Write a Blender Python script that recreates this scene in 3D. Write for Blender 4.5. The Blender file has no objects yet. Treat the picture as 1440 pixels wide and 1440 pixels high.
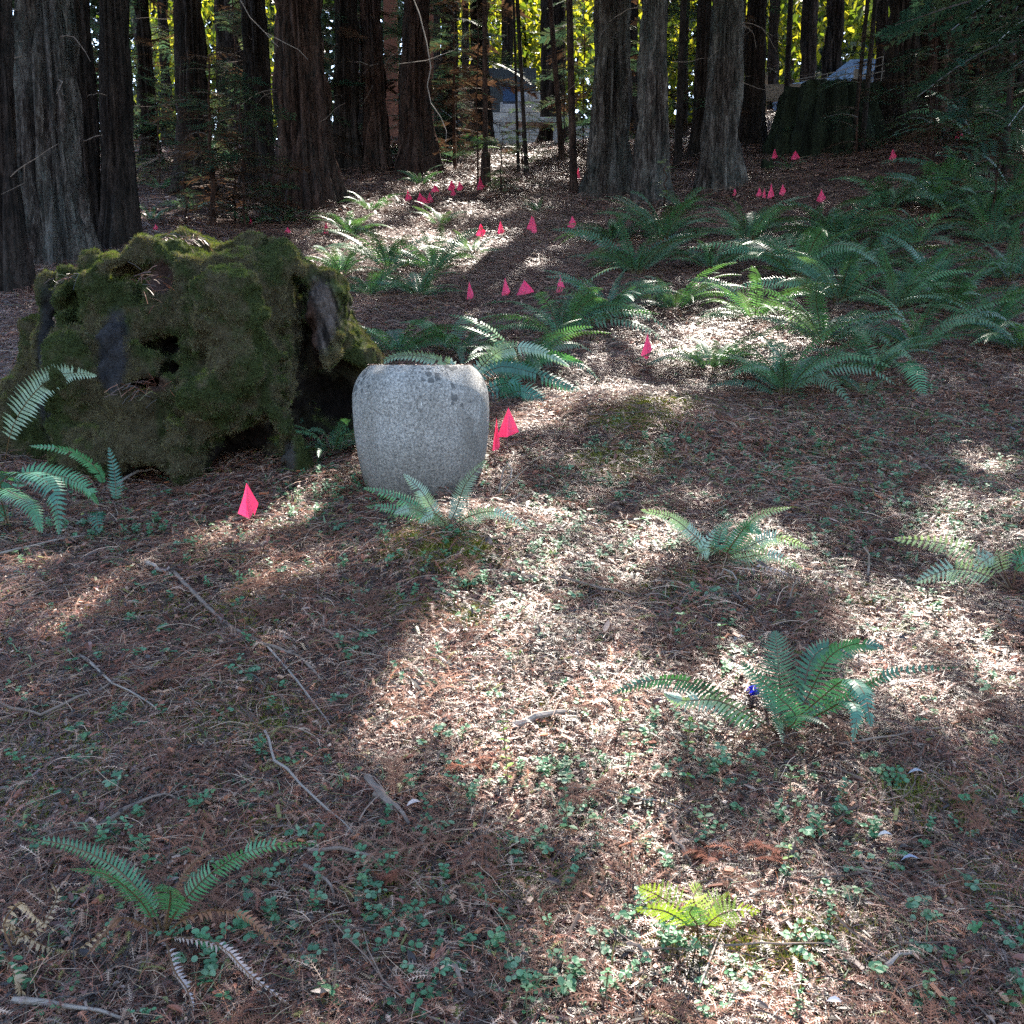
import bpy, math, random
import numpy as np
from mathutils import Vector, Matrix, Euler

random.seed(7)
rng = np.random.default_rng(11)
SC = bpy.context.scene
COL = SC.collection
R = math.radians

# ------------------------------------------------------------------ camera, world, sun, exposure
EYE = np.array([0.0, 0.0, 1.5])
PITCH = R(8.0)
F = 1476.0
cam = bpy.data.cameras.new('camera')
cam.lens_unit = 'FOV'
cam.angle = 2 * math.atan(720 / F)
cam.clip_start = 0.05
cam.clip_end = 800
camo = bpy.data.objects.new('camera', cam)
COL.objects.link(camo)
camo.location = EYE
camo.rotation_euler = (R(90) - PITCH, 0, 0)
SC.camera = camo

SUN_AZ, SUN_EL = R(18.8), R(52)      # azimuth to the right of straight ahead
world = bpy.data.worlds.new('World')
SC.world = world
world.use_nodes = True
nt = world.node_tree
bg = nt.nodes['Background']
sky = nt.nodes.new('ShaderNodeTexSky')
sky.sky_type = 'NISHITA'
sky.sun_disc = False
sky.sun_elevation = SUN_EL
sky.sun_rotation = SUN_AZ
nt.links.new(sky.outputs[0], bg.inputs[0])
bg.inputs[1].default_value = 0.125
sun = bpy.data.lights.new('sun', 'SUN')
sun.energy = 4.6
sun.angle = R(0.5)
sun.color = (1.0, 0.93, 0.83)
suno = bpy.data.objects.new('sun', sun)
COL.objects.link(suno)
SUND = Vector((math.sin(SUN_AZ) * math.cos(SUN_EL), math.cos(SUN_AZ) * math.cos(SUN_EL), math.sin(SUN_EL)))
suno.rotation_euler = SUND.to_track_quat('Z', 'Y').to_euler()
SC.view_settings.view_transform = 'Standard'
SC.view_settings.look = 'None'
SC.view_settings.exposure = 2.45
SC.view_settings.gamma = 1.0
SC.view_settings.use_curve_mapping = False
SC.cycles.use_denoising = False
SC.cycles.max_bounces = 5
SC.cycles.diffuse_bounces = 3
SC.cycles.transmission_bounces = 4
SC.cycles.sample_clamp_indirect = 6.0

# ------------------------------------------------------------------ noise
def _h(ix, iy, iz, seed):
    n = (ix.astype(np.int64) * 374761393 + iy.astype(np.int64) * 668265263 + iz.astype(np.int64) * 2147483647 + seed * 974711)
    n = (n ^ (n >> 13)) * 1274126177
    n = n ^ (n >> 16)
    return (n & 0xFFFFFF).astype(np.float64) / 0xFFFFFF

def vn(x, y, z=None, seed=0):
    x = np.asarray(x, float); y = np.asarray(y, float)
    z = np.zeros_like(x) if z is None else np.asarray(z, float)
    ix, iy, iz = np.floor(x), np.floor(y), np.floor(z)
    fx, fy, fz = x - ix, y - iy, z - iz
    fx = fx * fx * (3 - 2 * fx); fy = fy * fy * (3 - 2 * fy); fz = fz * fz * (3 - 2 * fz)
    def c(a, b, d): return _h(ix + a, iy + b, iz + d, seed)
    x0 = (c(0,0,0) * (1-fx) + c(1,0,0) * fx) * (1-fy) + (c(0,1,0) * (1-fx) + c(1,1,0) * fx) * fy
    x1 = (c(0,0,1) * (1-fx) + c(1,0,1) * fx) * (1-fy) + (c(0,1,1) * (1-fx) + c(1,1,1) * fx) * fy
    return x0 * (1-fz) + x1 * fz

def fbm(x, y, z=None, seed=0, oct=4):
    s = 0; a = 0.5; t = 0
    x = np.asarray(x, float); y = np.asarray(y, float)
    z = np.zeros_like(x) if z is None else np.asarray(z, float)
    for k in range(oct):
        s = s + a * vn(x * 2**k, y * 2**k, z * 2**k, seed + k * 17); t += a; a *= 0.5
    return s / t          # 0..1

def sstep(a, b, x):
    t = np.clip((np.asarray(x, float) - a) / (b - a), 0, 1)
    return t * t * (3 - 2 * t)

# ------------------------------------------------------------------ terrain
MOUNDS = [(-0.22, 3.42, 0.30, 0.085), (0.62, 4.75, 0.42, 0.12), (0.35, 2.9, 0.6, 0.04), (2.2, 5.8, 0.9, 0.12), (-0.9, 2.2, 0.5, 0.03)]
def terr(x, y):
    x = np.asarray(x, float); y = np.asarray(y, float)
    z = np.interp(y, [-300, -40, 0, 5, 7, 9, 17, 20, 23, 30, 45, 300], [-8, -8, 0, 1.25, 1.78, 2.33, 4.72, 5.42, 5.95, 7.2, 8.6, 22])
    z = z + 0.16 * np.log1p(np.exp(np.clip((x - 1.2) * 2, -20, 20))) / 2 * sstep(6, 13, y) * (1 - 0.6 * sstep(30, 60, y))
    for mx, my, mr, mh in MOUNDS:
        z = z + mh * np.exp(-((x - mx)**2 + (y - my)**2) / (mr * mr))
    z = z + (fbm(x * 0.7 + 5, y * 0.7, seed=3, oct=3) - 0.5) * 0.16 * sstep(0.5, 4, y)
    z = z + (fbm(x * 4, y * 4, seed=9, oct=2) - 0.5) * 0.03
    return z

CP, SP = math.cos(PITCH), math.sin(PITCH)
def ray(px, py):
    a = (px - 720) / F; b = (720 - py) / F
    return np.array([a, CP + b * SP, -SP + b * CP])
def W(px, py, y):                    # the point seen at a pixel, at distance y ahead
    d = ray(px, py)
    return Vector(EYE + d * (y / d[1]))
YS = np.concatenate([np.arange(0.7, 8, 0.01), np.arange(8, 60, 0.03)])
def G(px, py, dz=0.0):               # ground seen at a pixel
    d = ray(px, py)
    p = EYE[None, :] + d[None, :] * (YS / d[1])[:, None]
    hit = np.nonzero(p[:, 2] < terr(p[:, 0], p[:, 1]) + dz)[0]
    i = hit[0] if len(hit) else np.searchsorted(YS, 22)
    x, y = p[i, 0], p[i, 1]
    return Vector((x, y, float(terr(x, y))))
def topix(P):
    P = np.atleast_2d(P)
    r = P - EYE
    f = r[:, 1] * CP - r[:, 2] * SP
    u = r[:, 1] * SP + r[:, 2] * CP
    f = np.where(f < 0.05, 0.05, f)
    return 720 + F * r[:, 0] / f, 720 - F * u / f

# ------------------------------------------------------------------ object helpers
def set_props(o, label=None, cat=None, group=None, kind=None):
    if label: o['label'] = label
    if cat: o['category'] = cat
    if group: o['group'] = group
    if kind: o['kind'] = kind
    return o
def link(o, parent=None):
    COL.objects.link(o)
    if parent is not None: o.parent = parent
    return o
def empty(name, loc, label, cat, group=None, rz=0.0):
    o = bpy.data.objects.new(name, None)
    o.empty_display_size = 0.1
    o.location = loc; o.rotation_euler = (0, 0, rz)
    link(o)
    return set_props(o, label, cat, group)
def mesh(name, V, faces, mat=None, col=None, smooth=False):
    """V (n,3); faces: list of arrays (m,k); col (n,3) per vertex."""
    V = np.asarray(V, np.float32)
    me = bpy.data.meshes.new(name)
    faces = [np.asarray(f, np.int32) for f in faces if len(f)]
    nl = sum(f.size for f in faces); nf = sum(len(f) for f in faces)
    me.vertices.add(len(V)); me.loops.add(nl); me.polygons.add(nf)
    me.vertices.foreach_set('co', V.ravel())
    me.loops.foreach_set('vertex_index', np.concatenate([f.ravel() for f in faces]))
    tot = np.concatenate([np.full(len(f), f.shape[1], np.int32) for f in faces])
    st = np.concatenate([[0], np.cumsum(tot)[:-1]]).astype(np.int32)
    me.polygons.foreach_set('loop_start', st)
    me.polygons.foreach_set('loop_total', tot)
    me.polygons.foreach_set('use_smooth', np.full(nf, smooth))
    if col is not None:
        at = me.attributes.new('col', 'FLOAT_COLOR', 'POINT')
        c = np.ones((len(V), 4), np.float32); c[:, :3] = col
        at.data.foreach_set('color', c.ravel())
    me.update(calc_edges=True)
    if mat: me.materials.append(mat)
    return me
def obj(name, me, parent=None, loc=None, rot=None, scale=None):
    o = bpy.data.objects.new(name, me)
    link(o, parent)
    if loc is not None: o.location = loc
    if rot is not None: o.rotation_euler = rot
    if scale is not None: o.scale = scale if hasattr(scale, '__len__') else (scale,) * 3
    return o

class B:                             # small mesh builder with a colour per vertex
    def __init__(s): s.v = []; s.f3 = []; s.f4 = []; s.c = []
    def add(s, pts, tris=(), quads=(), col=(1, 1, 1)):
        b = len(s.v)
        s.v += [tuple(p) for p in pts]; s.c += [col] * len(pts)
        s.f3 += [tuple(b + i for i in t) for t in tris]
        s.f4 += [tuple(b + i for i in q) for q in quads]
    def tube(s, pts, rads, n=4, col=(1, 1, 1), cap=True):
        pts = [Vector(p) for p in pts]; m = len(pts); ring = []
        up = Vector((0.13, 0.21, 0.97))
        b = len(s.v)
        for i, p in enumerate(pts):
            t = (pts[min(i + 1, m - 1)] - pts[max(i - 1, 0)]).normalized()
            a = t.cross(up)
            if a.length < 0.05: a = t.cross(Vector((1, 0, 0)))
            a.normalize(); c = a.cross(t)
            for k in range(n):
                an = 2 * math.pi * k / n
                s.v.append(tuple(p + (a * math.cos(an) + c * math.sin(an)) * rads[i])); s.c.append(col)
        for i in range(m - 1):
            for k in range(n):
                k2 = (k + 1) % n
                s.f4.append((b + i * n + k, b + i * n + k2, b + (i + 1) * n + k2, b + (i + 1) * n + k))
        if cap and n == 4:
            s.f4.append((b + 3, b + 2, b + 1, b)); e = b + (m - 1) * n; s.f4.append((e, e + 1, e + 2, e + 3))
        elif cap:
            for k in range(1, n - 1):
                s.f3.append((b, b + k + 1, b + k)); e = b + (m - 1) * n; s.f3.append((e, e + k, e + k + 1))
    def box(s, c, size, col=(1, 1, 1), rot=None):
        x, y, z = [d / 2 for d in size]
        P = [Vector((a, b_, d)) for a in (-x, x) for b_ in (-y, y) for d in (-z, z)]
        if rot is not None: P = [rot @ p for p in P]
        P = [p + Vector(c) for p in P]
        s.add(P, quads=[(0,1,3,2), (4,6,7,5), (0,4,5,1), (2,3,7,6), (0,2,6,4), (1,5,7,3)], col=col)
    def arr(s): return np.array(s.v), [np.array(s.f3, int).reshape(-1, 3), np.array(s.f4, int).reshape(-1, 4)], np.array(s.c)
    def mesh(s, name, mat, smooth=False):
        V, Fs, C = s.arr()
        return mesh(name, V, Fs, mat, C, smooth)

# ------------------------------------------------------------------ materials
def newmat(name):
    m = bpy.data.materials.new(name); m.use_nodes = True
    t = m.node_tree
    return m, t, t.nodes['Principled BSDF'], t.nodes['Material Output']
def N(t, typ, **kw):
    n = t.nodes.new(typ)
    for k, v in kw.items():
        if k in n.inputs.keys() if hasattr(n.inputs, 'keys') else False: n.inputs[k].default_value = v
        else: setattr(n, k, v)
    return n
def noise_node(t, scale, detail=5, vec=None, rough=0.6, dim='3D'):
    n = t.nodes.new('ShaderNodeTexNoise'); n.inputs['Scale'].default_value = scale
    n.inputs['Detail'].default_value = detail; n.inputs['Roughness'].default_value = rough
    if vec is not None: t.links.new(vec, n.inputs['Vector'])
    return n
def ramp(t, fac, stops):
    r = t.nodes.new('ShaderNodeValToRGB')
    e = r.color_ramp.elements
    while len(e) > 1: e.remove(e[-1])
    e[0].position = stops[0][0]; e[0].color = (*stops[0][1], 1)
    for p, c in stops[1:]:
        q = e.new(p); q.color = (*c, 1)
    t.links.new(fac, r.inputs[0])
    return r
def mixc(t, fac, a, b, mode='MIX'):
    m = t.nodes.new('ShaderNodeMix'); m.data_type = 'RGBA'; m.blend_type = mode
    if isinstance(fac, (int, float)): m.inputs[0].default_value = fac
    else: t.links.new(fac, m.inputs[0])
    for s, i in ((a, 6), (b, 7)):
        if isinstance(s, tuple): m.inputs[i].default_value = (*s, 1)
        else: t.links.new(s, m.inputs[i])
    return m.outputs[2]
def mathn(t, op, a, b=None):
    m = t.nodes.new('ShaderNodeMath'); m.operation = op
    for i, s in enumerate((a, b)):
        if s is None: continue
        if isinstance(s, (int, float)): m.inputs[i].default_value = s
        else: t.links.new(s, m.inputs[i])
    return m.outputs[0]
def bump(t, h, dist, strength=1.0):
    b = t.nodes.new('ShaderNodeBump'); b.inputs['Distance'].default_value = dist; b.inputs['Strength'].default_value = strength
    t.links.new(h, b.inputs['Height'])
    return b.outputs[0]
def coords(t, kind='Object', scale=None):
    c = t.nodes.new('ShaderNodeTexCoord').outputs[kind]
    if scale:
        m = t.nodes.new('ShaderNodeMapping'); m.inputs['Scale'].default_value = scale
        t.links.new(c, m.inputs[0]); return m.outputs[0]
    return c

def leaf_mat(name, rough=0.45, trans=0.3, tcol=(1.2, 1.5, 0.5), var=0.35, spec=0.5, wscale=3.0):
    """colour from the 'col' attribute, varied per object and over the place; some light passes through the blade."""
    m, t, p, out = newmat(name)
    a = t.nodes.new('ShaderNodeAttribute'); a.attribute_name = 'col'
    oi = t.nodes.new('ShaderNodeObjectInfo')
    gp = t.nodes.new('ShaderNodeNewGeometry').outputs['Position']
    n = noise_node(t, wscale, 3, gp)
    k = mathn(t, 'ADD', mathn(t, 'MULTIPLY', oi.outputs['Random'], var), mathn(t, 'MULTIPLY', n.outputs[0], var))
    k = mathn(t, 'ADD', k, 1 - var)
    cc = t.nodes.new('ShaderNodeVectorMath'); cc.operation = 'SCALE'
    t.links.new(a.outputs['Color'], cc.inputs[0]); t.links.new(k, cc.inputs['Scale'])
    c = cc.outputs[0]
    t.links.new(c, p.inputs['Base Color'])
    p.inputs['Roughness'].default_value = rough
    p.inputs['Specular IOR Level'].default_value = spec
    if trans > 0:
        tr = t.nodes.new('ShaderNodeBsdfTranslucent')
        tc = mixc(t, 1.0, c, tcol, 'MULTIPLY')
        t.links.new(tc, tr.inputs[0])
        mx = t.nodes.new('ShaderNodeMixShader'); mx.inputs[0].default_value = trans
        t.links.new(p.outputs[0], mx.inputs[1]); t.links.new(tr.outputs[0], mx.inputs[2])
        t.links.new(mx.outputs[0], out.inputs[0])
    return m

def bark_mat(name, dark, mid, light, lichen=None, lich_amt=0.0):
    m, t, p, out = newmat(name)
    v = coords(t, 'Object', (12, 12, 2.6))
    v2 = coords(t, 'Object', (38, 38, 13))
    n1 = noise_node(t, 1.0, 6, v, 0.65); n2 = noise_node(t, 1.0, 6, v2, 0.7)
    s = mathn(t, 'ADD', mathn(t, 'MULTIPLY', n1.outputs[0], 0.5), mathn(t, 'MULTIPLY', n2.outputs[0], 0.5))
    r = ramp(t, s, [(0.40, dark), (0.5, mid), (0.60, light)])
    a = t.nodes.new('ShaderNodeAttribute'); a.attribute_name = 'col'
    c = mixc(t, 1.0, r.outputs[0], a.outputs['Color'], 'MULTIPLY')
    if lichen:
        n3 = noise_node(t, 1.0, 4, coords(t, 'Object', (3.5, 3.5, 1.2)), 0.6)
        n4 = noise_node(t, 60, 3, coords(t, 'Object'), 0.6)
        f = mathn(t, 'MULTIPLY', ramp(t, n3.outputs[0], [(0.4, (0,0,0)), (0.62, (1,1,1))]).outputs[0], ramp(t, n4.outputs[0], [(0.4, (0,0,0)), (0.6, (1,1,1))]).outputs[0])
        f = mathn(t, 'MULTIPLY', f, lich_amt)
        c = mixc(t, f, c, lichen)
    t.links.new(c, p.inputs['Base Color'])
    p.inputs['Roughness'].default_value = 0.9
    p.inputs['Specular IOR Level'].default_value = 0.2
    t.links.new(bump(t, s, 0.12), p.inputs['Normal'])
    return m

M = {}
M['fern'] = leaf_mat('fern_leaf', 0.40, 0.22, (1.35, 1.5, 0.55), 0.5, 0.55)
M['dead'] = leaf_mat('dead_leaf', 0.75, 0.2, (1.3, 1.0, 0.7), 0.4, 0.3)
M['litter'] = leaf_mat('forest_litter', 0.45, 0.15, (1.3, 1.0, 0.8), 0.6, 0.7, 2.2)
M['plant'] = leaf_mat('plant_leaf', 0.5, 0.3, (1.4, 1.8, 0.5), 0.3)
M['conifer'] = leaf_mat('conifer_leaf', 0.3, 0.3, (1.7, 1.7, 1.2), 0.4)
M['canopy'] = leaf_mat('canopy_leaf', 0.5, 0.15, (1.3, 1.6, 0.5), 0.3)
M['broad'] = leaf_mat('broad_leaf', 0.5, 0.48, (1.7, 1.65, 0.5), 0.4, 0.4, 0.5)
M['moss'] = leaf_mat('moss_tuft', 0.8, 0.2, (1.4, 1.5, 0.5), 0.5, 0.1, 4.0)
M['flag'] = leaf_mat('flag_plastic', 0.35, 0.4, (1.0, 0.6, 0.8), 0.1, 0.5)
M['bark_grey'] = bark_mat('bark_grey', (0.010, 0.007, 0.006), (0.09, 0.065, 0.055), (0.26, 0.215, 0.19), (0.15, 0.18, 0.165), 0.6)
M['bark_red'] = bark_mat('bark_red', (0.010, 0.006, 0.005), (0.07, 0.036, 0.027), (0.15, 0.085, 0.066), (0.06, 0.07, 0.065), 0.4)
M['bark_dark'] = bark_mat('bark_dark', (0.006, 0.004, 0.003), (0.034, 0.022, 0.018), (0.085, 0.058, 0.048), (0.05, 0.06, 0.055), 0.3)  # bark colour darkened to stand in for deep shade
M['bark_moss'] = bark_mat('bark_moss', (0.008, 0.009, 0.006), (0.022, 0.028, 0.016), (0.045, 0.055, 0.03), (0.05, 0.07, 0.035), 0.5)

def plain(name, col, rough=0.7, metal=0.0, bumps=None, spec=0.4, var=0.15, vscale=12):
    m, t, p, out = newmat(name)
    c0 = coords(t, 'Object')
    n = noise_node(t, vscale, 5, c0)
    r = ramp(t, n.outputs[0], [(0.3, tuple(c * (1 - var) for c in col)), (0.7, tuple(min(1, c * (1 + var)) for c in col))])
    t.links.new(r.outputs[0], p.inputs['Base Color'])
    p.inputs['Roughness'].default_value = rough; p.inputs['Metallic'].default_value = metal
    p.inputs['Specular IOR Level'].default_value = spec
    if bumps:
        b = noise_node(t, bumps[0], 5, c0)
        t.links.new(bump(t, b.outputs[0], bumps[1]), p.inputs['Normal'])
    return m
M['wire'] = plain('wire_metal', (0.25, 0.12, 0.13), 0.5, 0.3)
M['twig'] = plain('dry_twig', (0.17, 0.125, 0.10), 0.8, bumps=(120, 0.002), var=0.35, vscale=25)
M['pale_twig'] = plain('pale_twig', (0.25, 0.205, 0.175), 0.8, bumps=(120, 0.002), var=0.2, vscale=25)

def ground_material():
    m, t, p, out = newmat('forest_floor')
    v = coords(t, 'Object')
    big = noise_node(t, 1.1, 4, v); fine = noise_node(t, 34, 6, v, 0.75); mid = noise_node(t, 7, 5, v, 0.7)
    st = noise_node(t, 55, 4, coords(t, 'Object', (0.35, 1.3, 1)), 0.7)
    r = ramp(t, fine.outputs[0], [(0.30, (0.022, 0.012, 0.009)), (0.46, (0.085, 0.040, 0.028)), (0.56, (0.15, 0.075, 0.055)), (0.68, (0.27, 0.17, 0.13))])
    r2 = ramp(t, st.outputs[0], [(0.38, (0.022, 0.012, 0.009)), (0.54, (0.12, 0.058, 0.042)), (0.70, (0.26, 0.16, 0.12))])
    c = mixc(t, 0.5, r.outputs[0], r2.outputs[0])
    c = mixc(t, ramp(t, mid.outputs[0], [(0.4, (0, 0, 0)), (0.7, (0.5, 0.5, 0.5))]).outputs[0], c, (0.05, 0.028, 0.02))
    a = t.nodes.new('ShaderNodeAttribute'); a.attribute_name = 'col'
    sep = t.nodes.new('ShaderNodeSeparateColor'); t.links.new(a.outputs['Color'], sep.inputs[0])
    moss = ramp(t, fine.outputs[0], [(0.3, (0.05, 0.05, 0.012)), (0.7, (0.20, 0.19, 0.05))])
    f = mathn(t, 'MULTIPLY', sep.outputs[0], ramp(t, mid.outputs[0], [(0.3, (0.3,) * 3), (0.6, (1,) * 3)]).outputs[0])
    c = mixc(t, f, c, moss.outputs[0])
    t.links.new(c, p.inputs['Base Color'])
    p.inputs['Roughness'].default_value = 0.8; p.inputs['Specular IOR Level'].default_value = 0.3
    h = mathn(t, 'ADD', fine.outputs[0], mathn(t, 'ADD', st.outputs[0], mathn(t, 'MULTIPLY', mid.outputs[0], 1.5)))
    t.links.new(bump(t, h, 0.05), p.inputs['Normal'])
    return m
M['ground'] = ground_material()

# ------------------------------------------------------------------ ground
MOSSZ = [(640, 775, 60, 28, 1), (590, 770, 50, 22, .9), (660, 875, 70, 22, .9), (560, 860, 50, 18, .6), (900, 590, 80, 16, .9), (930, 565, 70, 10, .8), (880, 650, 70, 25, .6),
         (1180, 850, 90, 16, .5), (300, 1010, 160, 60, .5), (120, 1060, 110, 60, .4), (980, 1345, 120, 30, .6), (740, 1250, 90, 40, .45), (1330, 1120, 120, 40, .45),
         (1390, 1260, 90, 50, .4), (760, 1000, 50, 40, .4), (300, 880, 180, 40, .35), (560, 1250, 60, 40, .4), (400, 1180, 90, 40, .35), (960, 830, 90, 30, .5), (1150, 1330, 150, 60, .35), (60,1130,80,40,.5)]
def mossness(P):
    px, py = topix(P)
    s = np.zeros(len(P))
    for cx, cy, rx, ry, k in MOSSZ:
        s = np.maximum(s, k * np.exp(-(((px - cx) / rx)**2 + ((py - cy) / ry)**2)))
    return s
def build_ground():
    ys = np.concatenate([[-200, -60, -30, -15, -8, -4, -2, -1, 0, 0.4], np.geomspace(0.8, 26, 430), np.geomspace(27, 300, 30)])
    u = np.linspace(-1, 1, 421); u = np.sign(u) * np.abs(u)**1.15
    w = 1.6 + 0.78 * np.abs(ys)
    w = np.where(ys < 0, 1.6 + 1.5 * np.abs(ys), w)
    X = u[None, :] * w[:, None]; Y = np.repeat(ys[:, None], len(u), 1)
    Z = terr(X, Y)
    Z = Z + (fbm(X * 22, Y * 22, seed=31, oct=3) - 0.5) * 0.022 * (Y > 0) * (Y < 20)
    V = np.stack([X, Y, Z], -1).reshape(-1, 3)
    n, m_ = X.shape
    i = (np.arange(n - 1)[:, None] * m_ + np.arange(m_ - 1)[None, :]).ravel()
    Q = np.stack([i, i + 1, i + m_ + 1, i + m_], -1)
    ms = mossness(V)
    C = np.zeros((len(V), 3)); C[:, 0] = np.where(V[:, 1] > 0.8, ms, 0)
    o = obj('ground', mesh('ground', V, [Q], M['ground'], C, True))
    set_props(o, kind='structure')
build_ground()

# ------------------------------------------------------------------ scatter (geometry-node instances for what nobody could count)
SRC = {}
def source_collection(name, meshes):
    c = bpy.data.collections.new(name)
    for k, me in enumerate(meshes):
        o = bpy.data.objects.new('%s_%02d' % (name, k), me)   # names sort in index order
        c.objects.link(o)
    return c
def scatter(name, coll, P, Rt, S, I, parent=None, kind='stuff'):
    me = bpy.data.meshes.new(name)
    P = np.asarray(P, np.float32)
    me.vertices.add(len(P)); me.vertices.foreach_set('co', P.ravel())
    a = me.attributes.new('rot', 'FLOAT_VECTOR', 'POINT'); a.data.foreach_set('vector', np.asarray(Rt, np.float32).ravel())
    a = me.attributes.new('scl', 'FLOAT', 'POINT'); a.data.foreach_set('value', np.asarray(S, np.float32))
    a = me.attributes.new('idx', 'INT', 'POINT'); a.data.foreach_set('value', np.asarray(I, np.int32))
    o = bpy.data.objects.new(name, me); link(o, parent)
    ng = bpy.data.node_groups.new(name, 'GeometryNodeTree')
    ng.interface.new_socket('Geometry', in_out='INPUT', socket_type='NodeSocketGeometry')
    ng.interface.new_socket('Geometry', in_out='OUTPUT', socket_type='NodeSocketGeometry')
    gi = ng.nodes.new('NodeGroupInput'); go = ng.nodes.new('NodeGroupOutput')
    ip = ng.nodes.new('GeometryNodeInstanceOnPoints'); ip.inputs['Pick Instance'].default_value = True
    ci = ng.nodes.new('GeometryNodeCollectionInfo'); ci.inputs['Collection'].default_value = coll
    ci.inputs['Separate Children'].default_value = True; ci.inputs['Reset Children'].default_value = True
    def attr(nm, typ):
        n = ng.nodes.new('GeometryNodeInputNamedAttribute'); n.data_type = typ; n.inputs['Name'].default_value = nm
        return n.outputs[0]
    L = ng.links.new
    L(gi.outputs[0], ip.inputs['Points']); L(ci.outputs[0], ip.inputs['Instance'])
    L(attr('idx', 'INT'), ip.inputs['Instance Index'])
    e2r = ng.nodes.new('FunctionNodeEulerToRotation'); L(attr('rot', 'FLOAT_VECTOR'), e2r.inputs[0]); L(e2r.outputs[0], ip.inputs['Rotation'])
    L(attr('scl', 'FLOAT'), ip.inputs['Scale'])
    L(ip.outputs[0], go.inputs[0])
    md = o.modifiers.new('scatter', 'NODES'); md.node_group = ng
    if kind: o['kind'] = kind
    return o
def eul_from(nrm, spin):
    q = Vector(nrm).to_track_quat('Z', 'Y')
    return (q @ Euler((0, 0, spin)).to_quaternion()).to_euler()
def gnorm(x, y, e=0.08):
    dx = (terr(x + e, y) - terr(x - e, y)) / (2 * e); dy = (terr(x, y + e) - terr(x, y - e)) / (2 * e)
    n = np.stack([-dx, -dy, np.ones_like(dx)], -1)
    return n / np.linalg.norm(n, axis=1, keepdims=True)
def ground_rots(x, y, tilt=0.15):
    nr = gnorm(x, y); nr[:, :2] += rng.normal(0, tilt, (len(x), 2))
    return np.array([tuple(eul_from(n, random.random() * 6.283)) for n in nr])

# ------------------------------------------------------------------ litter
rr = random.uniform
PAL = [((.22, .075, .042), 8), ((.10, .034, .021), 8), ((.30, .135, .08), 4), ((.38, .22, .14), 3), ((.28, .185, .14), 2), ((.028, .015, .010), 11), ((.52, .35, .25), 2), ((.24, .165, .135), 1), ((.34, .12, .055), 2), ((.16, .15, .035), 2)]  # darkest and palest tones widened to imitate shaded gaps and sun sparkle
PALW = [c for c, k in PAL for _ in range(k)]
FARPAL = False
REDS = [(.15, .062, .042), (.10, .040, .028), (.21, .10, .07), (.05, .026, .02), (.28, .16, .12), (.17, .085, .065), (.07, .035, .028)]
def pc():
    c = random.choice(REDS if FARPAL and random.random() < .85 else PALW); k = rr(0.75, 1.25)
    return tuple(min(1, a * k) for a in c)
def needle_spray(b, o, ang, L, n, col, tilt=0.15, nl=0.011, nw=0.0022):
    d = Vector((math.cos(ang), math.sin(ang), rr(-tilt, tilt))).normalized()
    sd = d.cross(Vector((0, 0, 1))).normalized(); up = sd.cross(d)
    cv = rr(-0.5, 0.5)
    pts = [o + d * (L * t) + sd * (cv * L * t * t * 0.4) + up * (0.008 * math.sin(t * 3)) for t in np.linspace(0, 1, n)]
    w = 0.0008
    for i in range(n - 1):
        p, q = pts[i], pts[i + 1]
        b.add([p - sd * w, p + sd * w, q + sd * w, q - sd * w], quads=[(0, 1, 2, 3)], col=col)
    for i, p in enumerate(pts):
        l = nl * (1 - 0.6 * abs(i / n - 0.4))
        for s in (-1, 1):
            tip = p + sd * (s * l * 0.85) + d * (l * 0.55) + up * rr(-0.3, 0.3) * l
            b.add([p - d * nw * .5, p + d * nw * .5, tip], tris=[(0, 1, 2)], col=col)
def dry_leaf(b, o, ang, L, Wd, col, curl):
    d = Vector((math.cos(ang), math.sin(ang), rr(-.35, .35))).normalized(); sd = Vector((-math.sin(ang), math.cos(ang), rr(-.4, .4))).normalized(); up = d.cross(sd)
    P = [o]
    for t, w in ((.25, .75), (.55, 1), (.8, .6)):
        c = o + d * L * t + up * (curl * L * math.sin(t * 3.1) * .5)
        P += [c - sd * Wd * w / 2 + up * curl * Wd * w * .6, c, c + sd * Wd * w / 2 + up * curl * Wd * w * .6]
    P.append(o + d * L)
    b.add(P, tris=[(0, 1, 2), (0, 2, 3), (7, 10, 8), (8, 10, 9)], quads=[(1, 4, 5, 2), (2, 5, 6, 3), (4, 7, 8, 5), (5, 8, 9, 6)], col=col)
def straw(b, o, ang, L, w, col, n=4):
    p = Vector(o); a = ang; P = []
    lift = rr(0, .012)
    for i in range(n + 1):
        t = i / n
        sd = Vector((-math.sin(a), math.cos(a), 0))
        q = p + Vector((0, 0, lift * math.sin(t * 3.14)))
        P += [q - sd * w / 2, q + Vector((0, 0, w * .6)), q + sd * w / 2]
        p = p + Vector((math.cos(a), math.sin(a), 0)) * (L / n); a += rr(-.35, .35)
    b.add(P, quads=[(3*i, 3*i+1, 3*i+4, 3*i+3) for i in range(n)] + [(3*i+1, 3*i+2, 3*i+5, 3*i+4) for i in range(n)], col=col)
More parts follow.
